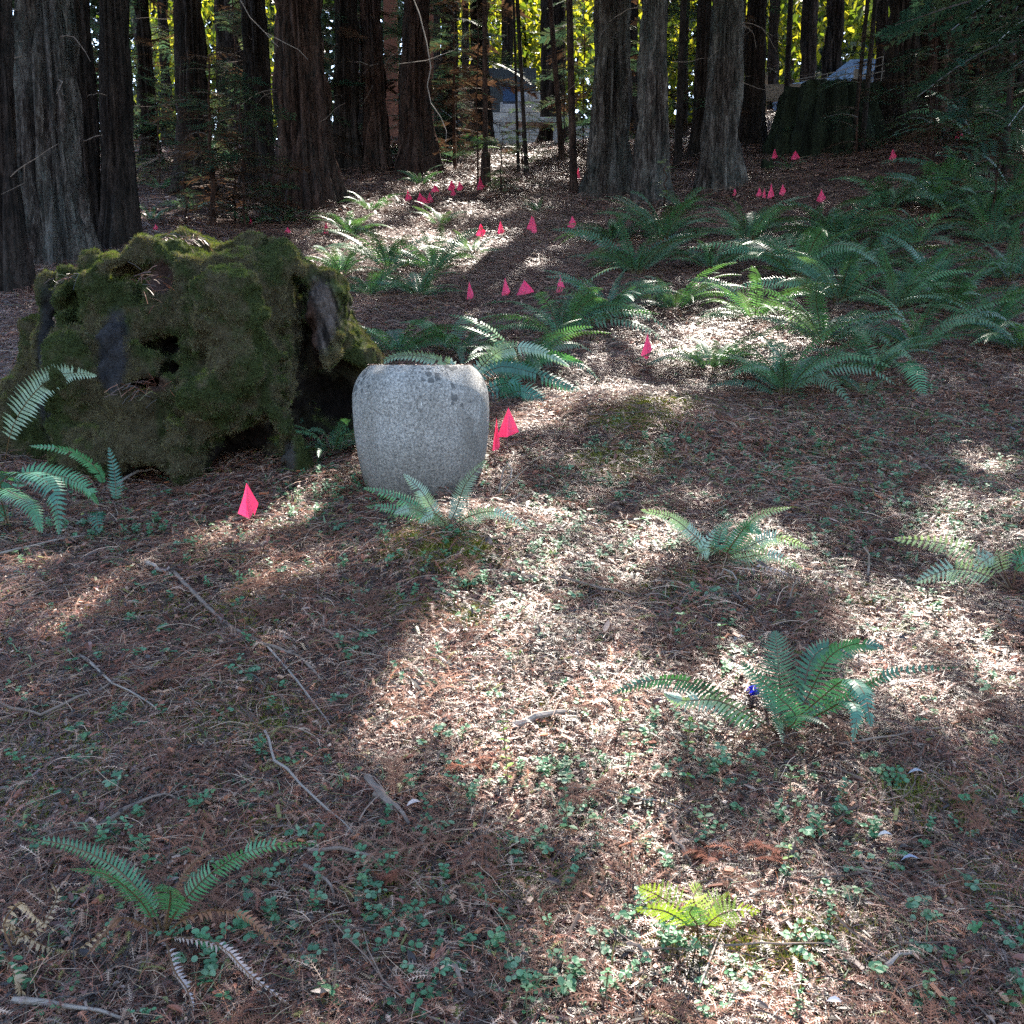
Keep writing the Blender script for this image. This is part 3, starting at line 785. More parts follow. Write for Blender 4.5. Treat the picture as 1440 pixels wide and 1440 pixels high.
FERNS = [
 (560, 505, 190, 'fern between the stump and the top of the stone pot'),
 (640, 500, 150, 'low fern just above the rim of the stone pot'),
 (790, 480, 230, 'broad fern below the row of four pink flags'),
 (735, 530, 190, 'fern on the uphill side of the stone pot'),
 (850, 455, 170, 'fern under the last flag of the row of four'),
 (1000, 524, 170, 'fern caught in sunlight right of the single near flag'),
 (1105, 560, 230, 'large fern lowest in the fern bank'),
 (1160, 490, 220, 'fern with a stiff upright frond in the middle of the bank'),
 (1060, 455, 180, 'fern behind the sunlit fern'),
 (1290, 500, 200, 'fern with a thick tuft of stems at its crown'),
 (1390, 470, 190, 'dark fern close to the frame edge beside the tufted fern'),
 (895, 390, 180, 'fern uphill of the single near flag'),
 (1000, 385, 160, 'low fern between the two bushiest ferns of the bank'),
 (1120, 400, 230, 'wide dense fern in the upper half of the bank'),
 (1210, 385, 190, 'fern beside the wide dense fern'),
 (1310, 410, 170, 'fern with cool blue-green fronds above the tufted fern'),
 (1420, 400, 170, 'fern spilling over the frame edge halfway up the bank'),
 (1050, 345, 140, 'fern directly below the group of small flags'),
 (930, 345, 160, 'fern downhill of the pair of large grey trunks'),
 (1150, 345, 150, 'fern below the flag that stands apart'),
 (1290, 350, 150, 'shaded fern on the upper bank under the drooping conifer'),
 (1385, 320, 160, 'yellowish-tinted fern in deep shade near the frame edge'),
 (1250, 300, 150, 'dim fern high on the slope'),
 (1340, 265, 150, 'dim fern above the upper bank'),
 (1420, 290, 140, 'dim fern at the frame edge, high on the slope'),
 (1370, 205, 180, 'fern beside the highest pink flag'),
 (1300, 190, 110, 'fern with a pale face at the foot of the twin trunks'),
 (1440, 220, 150, 'highest fern at the frame edge'),
 (545, 385, 150, 'sunlit fern just uphill of the stump slab'),
 (610, 385, 130, 'sunlit fern left of the flag row, middle of the path'),
 (665, 360, 90, 'small fern with an upright frond beside the flag row'),
 (490, 335, 110, 'fern beside the lone flag below the big red trunk'),
 (480, 390, 110, 'fern tucked behind the broken stump slab'),
 (520, 420, 100, 'half-buried drooping fern above the stump root'),
 (520, 300, 80, 'fern at the edge of the upper sun patch'),
 (590, 262, 60, 'small fern above the cluster of flags'),
 (620, 320, 80, 'flat fern below the cluster of flags'),
 (430, 600, 100, 'fern between the stump and the stone pot'),
 (470, 640, 130, 'fern hugging the shaded side of the stone pot'),
 (415, 650, 70, 'small dark fern under the stump edge'),
 (640, 225, 90, 'dark fern at the foot of the brown sapling thicket'),
 (590, 235, 70, 'dark fern beside the furrowed trunk'),
 (225, 270, 70, 'backlit fern deep between the trunks'),
 (270, 300, 90, 'dim fern behind the top of the stump'),
 (215, 315, 80, 'dim fern at the foot of the slender dark trunk'),
 (400, 315, 80, 'fern at the foot of the big red trunk'),
 (350, 320, 80, 'low fern behind the stump under the sapling'),
 (755, 300, 50, 'tiny fern on the sunlit path'),
 (960, 300, 80, 'fern at the foot of the paired grey trunks'),
 (1215, 560, 90, 'small fern below the fern bank'),
 (1300, 590, 60, 'little fern among the clover'),
 (1110, 240, 50, 'pale small fern in front of the distant stump'),
 (1180, 430, 190, 'fern filling the gap between the wide dense fern and the tufted fern'),
 (1335, 440, 180, 'fern tucked under the cool blue-green one above the tufted fern'),
 (1260, 440, 190, 'spreading fern just uphill of the tufted fern'),
 (1180, 350, 170, 'fern nearest below the flag that stands apart'),
 (1400, 350, 160, 'fern between the yellowish-tinted one and the frame-edge one'),
 (1230, 530, 170, 'low fern on the downhill rim of the bank, before the tufted fern'),
 (950, 440, 150, 'fern between the single near flag and the upper bank'),
 (860, 345, 130, 'fern at the path edge below the thick paired trunk'),
 (1440, 500, 200, 'big fern half outside the frame beside the tufted fern'),
 (1320, 300, 170, 'dim bushy fern in the middle of the shaded upper slope'),
 (590, 420, 130, 'fern half in sun uphill of the pot'),
]
for px, py, sp, lab in FERNS:
    fern(px, py, sp, lab, group='sword ferns on the slope', flat=rr(-.1, .1), n=random.randint(9, 13) if sp < 100 else None, dead=random.randint(3, 6) if sp > 140 else 1)

# ------------------------------------------------------------------ stone pot
def pot_material():
    m, t, p, out = newmat('granite')
    v = coords(t, 'Object')
    g = noise_node(t, 120, 3, v, 0.8); g2 = noise_node(t, 420, 2, v, 0.8); big = noise_node(t, 5, 4, v)
    s = mathn(t, 'ADD', mathn(t, 'MULTIPLY', g.outputs[0], .55), mathn(t, 'MULTIPLY', g2.outputs[0], .45))
    c = ramp(t, s, [(0.36, (0.05, 0.047, 0.044)), (0.45, (0.20, 0.192, 0.18)), (0.54, (0.41, 0.385, 0.35)), (0.63, (0.62, 0.585, 0.54))]).outputs[0]
    # damp brown tinge that rises from the soil
    z = t.nodes.new('ShaderNodeSeparateXYZ'); t.links.new(v, z.inputs[0])
    f = mathn(t, 'ADD', z.outputs['Z'], mathn(t, 'MULTIPLY', big.outputs[0], 0.12))
    damp = ramp(t, f, [(0.08, (1.0,) * 3), (0.34, (0.0,) * 3)]).outputs[0]
    c = mixc(t, damp, c, mixc(t, 1.0, c, (0.42, 0.37, 0.32), 'MULTIPLY'))
    # dark lichen spots near the rim
    vo = t.nodes.new('ShaderNodeTexVoronoi'); vo.inputs['Scale'].default_value = 36; vo.inputs['Randomness'].default_value = 1; t.links.new(v, vo.inputs['Vector'])
    r1 = noise_node(t, 6, 2, v)
    thr = mathn(t, 'MULTIPLY', ramp(t, r1.outputs[0], [(0.40, (0,) * 3), (0.60, (1,) * 3)]).outputs[0], 0.85)
    hi = ramp(t, z.outputs['Z'], [(0.30, (0,) * 3), (0.44, (1,) * 3)]).outputs[0]
    thr = mathn(t, 'MULTIPLY', thr, hi)
    wob = mathn(t, 'ADD', vo.outputs['Distance'], mathn(t, 'MULTIPLY', g.outputs[0], 0.08))
    sp_ = t.nodes.new('ShaderNodeSeparateColor'); t.links.new(vo.outputs['Color'], sp_.inputs[0])
    spot = mathn(t, 'LESS_THAN', wob, mathn(t, 'MULTIPLY', thr, mathn(t, 'ADD', mathn(t, 'MULTIPLY', sp_.outputs[0], 1.1), -.1)))
    c = mixc(t, mathn(t, 'MULTIPLY', spot, 0.8), c, (0.09, 0.09, 0.088))
    stn = noise_node(t, 1.0, 5, coords(t, 'Object', (9, 9, 2.2)), .65)
    c = mixc(t, ramp(t, stn.outputs[0], [(.45, (0,) * 3), (.7, (.55,) * 3)]).outputs[0], c, mixc(t, 1.0, c, (.48, .46, .42), 'MULTIPLY'))
    # a large brown stain on one side and a short pale scratch
    a = t.nodes.new('ShaderNodeAttribute'); a.attribute_name = 'col'
    sep = t.nodes.new('ShaderNodeSeparateColor'); t.links.new(a.outputs['Color'], sep.inputs[0])
    c = mixc(t, mathn(t, 'MULTIPLY', sep.outputs[0], 0.55), c, (0.12, 0.105, 0.09))
    c = mixc(t, mathn(t, 'MULTIPLY', sep.outputs[2], 0.8), c, (0.8, 0.8, 0.78))
    t.links.new(c, p.inputs['Base Color']); p.inputs['Roughness'].default_value = 0.85; p.inputs['Specular IOR Level'].default_value = 0.25
    t.links.new(bump(t, s, 0.006), p.inputs['Normal'])
    return m
def build_pot():
    g = G(594, 706); y = g.y + 0.22; s = y / F
    base = Vector((W(594, 700, y).x, y, 0)); z0 = W(594, 706, y).z
    prof = [(0, 730), (60, 730), (68, 712), (76.5, 690), (84.5, 662), (90, 634), (93.5, 604), (95, 577), (93.8, 553), (89, 537), (81, 524), (73, 516.5), (69, 514), (66, 513.2), (62.5, 514.5), (60, 519), (63, 540), (68, 580), (62, 640), (50, 680), (0, 684)]
    pr = [(r * s, W(594, py, y).z - z0) for r, py in prof]
    # resample smoothly
    pts = []
    for i in range(len(pr) - 1):
        p0 = pr[max(i - 1, 0)]; p1 = pr[i]; p2 = pr[i + 1]; p3 = pr[min(i + 2, len(pr) - 1)]
        for u in np.linspace(0, 1, 5)[:-1]:
            pts.append([0.5 * ((2 * p1[k]) + (-p0[k] + p2[k]) * u + (2 * p0[k] - 5 * p1[k] + 4 * p2[k] - p3[k]) * u * u + (-p0[k] + 3 * p1[k] - 3 * p2[k] + p3[k]) * u**3) for k in (0, 1)])
    pts.append(list(pr[-1])); pts = np.array(pts); pts[:, 0] = np.maximum(pts[:, 0], 0.0005)
    n = 160
    an = np.linspace(0, 2 * math.pi, n, endpoint=False)
    Rr = pts[:, 0][:, None]; Z = np.repeat(pts[:, 1][:, None], n, 1)
    X = Rr * np.cos(an); Y = Rr * np.sin(an)
    d = (fbm(X * 9, Y * 9, Z * 9, seed=5, oct=4) - .5) * .012 + (fbm(X * 3, Y * 3, Z * 3, seed=8, oct=2) - .5) * .012
    k = 1 + d / np.maximum(Rr, .05)
    X, Y = X * k, Y * k
    V = np.stack([X, Y, Z], -1).reshape(-1, 3)
    m = len(pts); i = np.arange(m - 1)[:, None] * n; j = np.arange(n)[None, :]
    Q = np.stack([i + j, i + (j + 1) % n, i + n + (j + 1) % n, i + n + j], -1).reshape(-1, 4)
    C = np.zeros((len(V), 3))
    fy = V[:, 1] < 0
    nz = fbm(V[:, 0] * 14, V[:, 1] * 14, V[:, 2] * 14, seed=6)
    C[:, 0] = np.exp(-(((V[:, 0] - .205) / .05)**2 + ((V[:, 2] - .30) / .12)**2)) * fy * (nz > .38) * 1.0
    o = obj('stone_pot', mesh('stone_pot', V, [Q], pot_material(), C, True), loc=(base.x, y, z0))
    set_props(o, 'barrel-shaped grey granite pot with dark lichen spots beside the mossy stump', 'stone pot')
    b = B()
    for dx, za, zb in ((.023, .455, .40),):
        rs = [np.interp(z, pts[:40, 1], pts[:40, 0]) + .001 for z in np.linspace(.47, .37, 6)]
        b.tube([(dx, -math.sqrt(r * r - dx * dx), z) for r, z in zip(rs, np.linspace(.47, .37, 6))], [.0006, .0016, .0014, .001, .0012, .0005], 3)
    nb = B()
    for k in range(150):
        a = rr(0, 6.28); r_ = .215 + abs(random.gauss(0, .05)) if k < 110 else .215; z_ = rr(.045, .075) - (r_ - .2) * .3 if k < 110 else .531
        if k >= 110: r_ = rr(.175, .20); 
        o_ = Vector((math.cos(a) * r_, math.sin(a) * r_, z_)); d = Vector((rr(-1, 1), rr(-1, 1), rr(-.3, .3))).normalized() * rr(.015, .05)
        if k >= 110: d *= .5; d.z *= .2
        nb.tube([o_ - d * .5, o_ + Vector((0, 0, .003)), o_ + d * .5], [.0010] * 3, 3, pc(), False)
    obj('caught_needles', nb.mesh('caught_needles', M['litter']), o)['kind'] = 'stuff'
    obj('scratch', b.mesh('scratch', plain('scratch_pale', (.8, .8, .78), .8)), o)
    return o
POT = build_pot()

# ------------------------------------------------------------------ mossy stump
def surface_nets(Fd, o, h):
    S = Fd < 0; nx, ny, nz = Fd.shape
    cnt = np.zeros((nx - 1, ny - 1, nz - 1), np.int8)
    offs = [(a, b_, c) for a in (0, 1) for b_ in (0, 1) for c in (0, 1)]
    for a, b_, c in offs: cnt += S[a:nx - 1 + a, b_:ny - 1 + b_, c:nz - 1 + c]
    I = np.argwhere((cnt > 0) & (cnt < 8)); idx = -np.ones(cnt.shape, np.int64); idx[tuple(I.T)] = np.arange(len(I))
    acc = np.zeros((len(I), 3)); k = np.zeros(len(I))
    for p in offs:
        for ax in range(3):
            if p[ax]: continue
            q = list(p); q[ax] = 1
            va = Fd[tuple((I + p).T)]; vb = Fd[tuple((I + q).T)]
            m = (va < 0) != (vb < 0)
            t = np.where(m, va / np.where(m, va - vb, 1), 0)
            pos = np.array(p, float)[None, :].repeat(len(I), 0); pos[:, ax] += t
            acc += pos * m[:, None]; k += m
    V = (I + acc / k[:, None]) * h + o
    Qs = []
    for ax in range(3):
        sl0 = [slice(1, -1)] * 3; sl0[ax] = slice(0, -1); sl1 = [slice(1, -1)] * 3; sl1[ax] = slice(1, None)
        A = S[tuple(sl0)]; Bb = S[tuple(sl1)]
        E = np.argwhere(A != Bb); inside = A[tuple(E.T)]
        base = E + 1; base[:, ax] -= 1
        u, v = [(1, 2), (2, 0), (0, 1)][ax]
        def c(du, dv):
            q = base.copy(); q[:, u] -= du; q[:, v] -= dv; return idx[tuple(q.T)]
        q = np.stack([c(1, 1), c(0, 1), c(0, 0), c(1, 0)], -1)
        q[~inside] = q[~inside][:, ::-1]
        Qs.append(q[(q >= 0).all(1)])
    return V, np.concatenate(Qs)
def sd_poly(X, Z, poly):
    P = np.array(poly, float); d = np.full(X.shape, 1e9); ins = np.zeros(X.shape, bool)
    for i in range(len(P)):
        a = P[i]; b_ = P[(i + 1) % len(P)]; e = b_ - a
        wx, wz = X - a[0], Z - a[1]
        t = np.clip((wx * e[0] + wz * e[1]) / (e @ e), 0, 1)
        d = np.minimum(d, (wx - e[0] * t)**2 + (wz - e[1] * t)**2)
        if a[1] != b_[1]:
            ins ^= ((a[1] > Z) != (b_[1] > Z)) & (X < (b_[0] - a[0]) * (Z - a[1]) / (b_[1] - a[1]) + a[0])
    d = np.sqrt(d)
    return np.where(ins, -d, d)
def smax(a, b, k): h = np.clip(0.5 - 0.5 * (b - a) / k, 0, 1); return b * (1 - h) + a * h + k * h * (1 - h)
def smin(a, b, k): return -smax(-a, -b, k)

SG = G(240, 704)
SY = SG.y + 0.10; SS = SY / F
def stump_px(px, py): return ((px - 240) * SS, (704 - py) * SS)
def build_stump():
    org = W(240, 704, SY)
    h = 0.0115
    x0, x1 = (-95 - 240) * SS, (530 - 240) * SS; zz0, zz1 = -0.10, (704 - 305) * SS; yy0, yy1 = -0.30, 1.15
    gx = np.arange(x0, x1, h); gy = np.arange(yy0, yy1, h); gz = np.arange(zz0, zz1, h)
    X, Y, Z = np.meshgrid(gx, gy, gz, indexing='ij')
    def poly(pts): return sd_poly(X[:, 0, :], Z[:, 0, :], [stump_px(*p) for p in pts])[:, None, :] * np.ones_like(Y)
    def ell(px, py, y, rx, rz, ry):
        cx, cz = stump_px(px, py); rx *= SS; rz *= SS
        q = np.sqrt(((X - cx) / rx)**2 + ((Z - cz) / rz)**2 + ((Y - y) / ry)**2)
        return (q - 1) * min(rx, rz, ry)
    def cap(p, q, ya, yb, r0, r1):
        a = np.array([*stump_px(*p)]); b_ = np.array([*stump_px(*q)]); A = np.array([a[0], ya, a[1]]); Bv = np.array([b_[0], yb, b_[1]]); e = Bv - A
        t = np.clip(((X - A[0]) * e[0] + (Y - A[1]) * e[1] + (Z - A[2]) * e[2]) / (e @ e), 0, 1)
        return np.sqrt((X - A[0] - e[0] * t)**2 + (Y - A[1] - e[1] * t)**2 + (Z - A[2] - e[2] * t)**2) - (r0 + (r1 - r0) * t) * SS
    wx = (fbm(X * 3, Y * 3, Z * 3, seed=41, oct=2) - .5)
    main = poly([(70, 700), (52, 640), (48, 560), (52, 500), (50, 430), (66, 398), (112, 385), (150, 368), (190, 352), (196, 336), (250, 333), (265, 348), (300, 350), (345, 345), (372, 360), (398, 385), (405, 430), (402, 500), (404, 530), (392, 560), (372, 585), (345, 600), (318, 612), (300, 628), (282, 655), (262, 695), (246, 690), (238, 665), (205, 655), (170, 660), (140, 700)])
    front = 0.30 * ((X - stump_px(230, 0)[0]) / (190 * SS))**2 * 0.5 + 0.12 * np.clip(Z - .3, 0, 2) + wx * .16 - .02
    body = smax(smax(main, front - Y, .08), Y - (front + .34), .10)
    # crown ridge further back
    back = poly([(120, 700), (110, 420), (190, 345), (200, 330), (245, 324), (290, 327), (330, 324), (372, 334), (395, 345), (404, 372), (402, 470), (400, 700)])
    bk = smax(smax(back, .30 - Y, .1), Y - .85, .1)
    D = smin(body, bk, .05)
    # old pillar and lumps at the outer end
    for p, q, ya, yb, r0, r1 in [((30, 650), (32, 392), .30, .34, 36, 15), ((52, 560), (68, 382), .28, .30, 26, 13), ((100, 400), (112, 366), .25, .25, 22, 15), ((138, 400), (142, 362), .25, .25, 22, 14), ((-25, 700), (2, 470), .38, .45, 60, 30), ((-60, 700), (-30, 560), .3, .4, 50, 30),
                                  ((372, 380), (390, 350), .25, .3, 20, 16), ((330, 345), (360, 342), .35, .35, 16, 15), ((215, 345), (240, 335), .3, .3, 14, 12), ((380, 545), (402, 607), .10, .05, 22, 17), ((255, 600), (258, 672), .02, .02, 26, 13)]:
        D = smin(D, cap(p, q, ya, yb, r0, r1), .04)
    # smooth grey knob
    D = smin(D, cap((165, 475), (170, 560), .03, .07, 19, 25), .03)
    # side slab, split away from the body, and the root that runs off it
    slab = poly([(406, 372), (430, 362), (450, 365), (464, 380), (474, 408), (470, 440), (478, 470), (470, 500), (452, 520), (438, 505), (424, 470), (408, 430)])
    D = smin(D, smax(smax(slab, .22 - Y + (Z - .5) * .1, .05), Y - .60, .05), .015)
    root = poly([(462, 430), (480, 445), (500, 475), (516, 500), (522, 512), (500, 522), (478, 515), (462, 500), (458, 470)])
    D = smin(D, smax(smax(root, .33 - Y, .05), Y - .8, .05), .03)
    shard = poly([(390, 612), (412, 600), (440, 645), (448, 668), (425, 690), (402, 700), (392, 660)])
    D = smin(D, smax(smax(shard, .0 - Y, .03), Y - .22, .03), .02)
    # inner core, painted dark for shade, that closes the hollows behind
    core = poly([(30, 720), (30, 420), (200, 350), (390, 370), (480, 470), (505, 560), (500, 720)])
    D = np.minimum(D, smax(smax(core, .46 - Y, .05), Y - .8, .05))
    # hollows
    for a in [(228, 486, .0, 26, 13, .30), (238, 520, .02, 22, 10, .26), (205, 538, .0, 30, 12, .16), (258, 545, .02, 18, 9, .22), (282, 488, .0, 12, 6, .06), (226, 392, .05, 24, 30, .12), (180, 380, .1, 20, 9, .12), (270, 575, .0, 22, 14, .10), (340, 620, .05, 42, 12, .20), (305, 640, .05, 24, 10, .25),
              (195, 674, .0, 62, 22, .45), (330, 664, .1, 62, 32, .34), (130, 690, .1, 40, 20, .2), (398, 560, .1, 10, 22, .12), (90, 600, .0, 40, 30, .05), (392, 480, .12, 10, 60, .10), (440, 440, .2, 12, 50, .05), (418, 545, .22, 14, 75, .24), (450, 570, .35, 40, 45, .22), (405, 400, .2, 7, 40, .14), (60, 560, .15, 8, 110, .1), (95, 450, .12, 5, 60, .08), (200, 430, .02, 6, 50, .06)]:
        D = smax(D, -ell(*a), .025)
    # bulges of old moss cushions
    for a in [(110, 520, .10, 55, 60, .12), (320, 440, .05, 60, 60, .12), (300, 560, .03, 50, 35, .12), (130, 640, .12, 60, 35, .14), (380, 640, .3, 30, 30, .1), (340, 520, .03, 40, 40, .10)]:
        D = smin(D, ell(*a), .05)
    D = D + (fbm(X * 7, Y * 7, Z * 7, seed=43, oct=3) - .5) * .08 + (fbm(X * 26, Y * 26, Z * 26, seed=47, oct=2) - .5) * .042 + np.abs(fbm(X * 13, Y * 13, Z * 9, seed=49, oct=2) - .5) * .05
    D[0] = 1; D[-1] = 1; D[:, 0] = 1; D[:, -1] = 1; D[:, :, 0] = 1; D[:, :, -1] = 1
    V, Q = surface_nets(D, np.array([x0, yy0, zz0]), h)
    # normals
    a = V[Q[:, 1]] - V[Q[:, 0]]; b_ = V[Q[:, 3]] - V[Q[:, 0]]
    fn = np.cross(a, b_); vnrm = np.zeros_like(V)
    for k in range(4): np.add.at(vnrm, Q[:, k], fn)
    vnrm /= np.linalg.norm(vnrm, axis=1, keepdims=True) + 1e-9
    px = V[:, 0] / SS + 240; py = 704 - V[:, 2] / SS
    n1 = fbm(V[:, 0] * 5, V[:, 1] * 5, V[:, 2] * 5, seed=51); n2 = fbm(V[:, 0] * 24, V[:, 1] * 24, V[:, 2] * 24, seed=52)
    green = np.array([.056, .070, .025]); brown = np.array([.098, .080, .046]); bright = np.array([.10, .12, .03]); wood = np.array([.06, .048, .042]); greyw = np.array([.20, .19, .18])
    f = sstep(.40, .57, n1 * .6 + n2 * .4)[:, None]
    C = green * (1 - f) + brown * f
    C = C * (0.7 + .7 * n2[:, None])
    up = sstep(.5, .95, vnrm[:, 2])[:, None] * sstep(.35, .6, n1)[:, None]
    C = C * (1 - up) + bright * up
    moss = np.ones(len(V))
    def zone(cx, cy, rx, ry, colr, edge=.6):
        q = np.sqrt(((px - cx) / rx)**2 + ((py - cy) / ry)**2) + (n1 - .5) * .6
        z = 1 - sstep(1 - edge, 1, q)
        moss[:] = np.minimum(moss, 1 - z)
        C[:] = C * (1 - z[:, None]) + np.array(colr) * (.6 + .8 * n2[:, None]) * z[:, None]
    zone(166, 505, 30, 75, (.055, .052, .055), .3)
    zone(40, 500, 26, 130, (.05, .047, .046), .4)
    zone(440, 450, 30, 80, (.095, .075, .065), .4)
    gr = fbm(V[:, 0] * 70 + V[:, 2] * 20, V[:, 1] * 20, V[:, 2] * 5, seed=58); sl = (px > 412) & (px < 478) & (py > 385) & (py < 520)
    C[sl] *= (.35 + 1.5 * sstep(.35, .65, gr))[sl, None]
    zone(425, 470, 14, 60, (.09, .05, .036), .4)
    zone(226, 392, 26, 30, (.10, .06, .05), .4)
    zone(215, 540, 34, 16, (.10, .06, .045), .4)
    zone(405, 655, 14, 45, (.09, .08, .07), .4)
    zone(330, 655, 60, 28, (.04, .033, .03), .4)  # shade of the lower hollow painted in
    # bare of moss, shade painted dark into the depths and underneath
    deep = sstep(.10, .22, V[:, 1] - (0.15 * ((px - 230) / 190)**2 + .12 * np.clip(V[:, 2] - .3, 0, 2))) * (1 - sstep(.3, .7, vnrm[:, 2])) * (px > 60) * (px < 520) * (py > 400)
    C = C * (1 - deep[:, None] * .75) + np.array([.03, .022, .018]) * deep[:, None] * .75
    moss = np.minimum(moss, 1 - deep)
    hol_shade = np.zeros(len(V))
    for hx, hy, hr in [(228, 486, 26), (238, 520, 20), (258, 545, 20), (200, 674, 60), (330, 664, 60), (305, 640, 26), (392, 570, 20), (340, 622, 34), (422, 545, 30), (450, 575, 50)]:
        hol_shade = np.maximum(hol_shade, (1 - sstep(.5, 1.15, np.hypot(px - hx, (py - hy) * 1.5) / hr)) * sstep(.03, .12, V[:, 1] - (.15 * ((px - 230) / 190)**2 + .12 * np.clip(V[:, 2] - .3, 0, 2) - .02)))
    C = C * (1 - hol_shade[:, None]) + np.array([.022, .016, .013]) * hol_shade[:, None]  # hollows painted near-black to deepen their shade
    moss = np.minimum(moss, 1 - hol_shade)
    m, t, p, out = newmat('stump_moss')
    at = t.nodes.new('ShaderNodeAttribute'); at.attribute_name = 'col'
    vv = coords(t, 'Object'); nz = noise_node(t, 90, 5, vv, .75); n3 = noise_node(t, 22, 4, vv, .6)
    k = mathn(t, 'ADD', mathn(t, 'MULTIPLY', nz.outputs[0], 1.7), -.05)
    k = mathn(t, 'MULTIPLY', k, mathn(t, 'ADD', mathn(t, 'MULTIPLY', n3.outputs[0], 1.4), .4))
    sc = t.nodes.new('ShaderNodeVectorMath'); sc.operation = 'SCALE'; t.links.new(at.outputs['Color'], sc.inputs[0]); t.links.new(k, sc.inputs['Scale'])
    t.links.new(sc.outputs[0], p.inputs['Base Color']); p.inputs['Roughness'].default_value = .95; p.inputs['Specular IOR Level'].default_value = .1
    t.links.new(bump(t, mathn(t, 'ADD', nz.outputs[0], n3.outputs[0]), .03), p.inputs['Normal'])
    e = empty('mossy_stump', org, 'huge rotten tree stump covered in green and brown moss', 'tree stump')
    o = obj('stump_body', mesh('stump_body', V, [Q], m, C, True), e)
    # moss tufts
    w = moss * (vnrm[:, 1] < .45); w = w / w.sum()
    pick = rng.choice(len(V), 38000, p=w)
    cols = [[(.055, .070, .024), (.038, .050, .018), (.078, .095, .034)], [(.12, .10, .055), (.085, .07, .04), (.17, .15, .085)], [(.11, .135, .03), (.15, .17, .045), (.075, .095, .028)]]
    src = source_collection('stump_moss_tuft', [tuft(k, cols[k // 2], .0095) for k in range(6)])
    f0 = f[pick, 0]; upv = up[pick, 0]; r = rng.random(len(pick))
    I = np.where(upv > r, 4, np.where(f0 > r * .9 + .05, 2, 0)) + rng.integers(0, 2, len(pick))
    nn = vnrm[pick] + rng.normal(0, .28, (len(pick), 3)) + np.array([0, 0, -.25])
    rot = np.array([tuple(eul_from(q, random.random() * 6.28)) for q in nn])
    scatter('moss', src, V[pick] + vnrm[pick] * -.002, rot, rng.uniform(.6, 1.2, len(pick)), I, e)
    # nest of dry needles caught in the hollow and on the crown
    b = B()
    for cx, cy, yv, rx, rz, n in ((205, 545, -.02, .07, .03, 70), (225, 400, .04, .05, .05, 40), (240, 333, .25, .12, .01, 120), (105, 388, .2, .10, .01, 60)):
        x, z = stump_px(cx, cy)
        for k in range(n):
            o_ = Vector((x + random.gauss(0, rx * .6), yv + random.gauss(0, .03), z + random.gauss(0, rz * .6)))
            d = Vector((rr(-1, 1), rr(-.3, .3), rr(-.7, .3))).normalized() * rr(.02, .07)
            b.tube([o_, o_ + d * .5 + Vector((0, 0, .004)), o_ + d], [.0011] * 3, 3, pc(), False)
    obj('caught_needles', b.mesh('caught_needles', M['litter']), e)['kind'] = 'stuff'
    return e
build_stump()

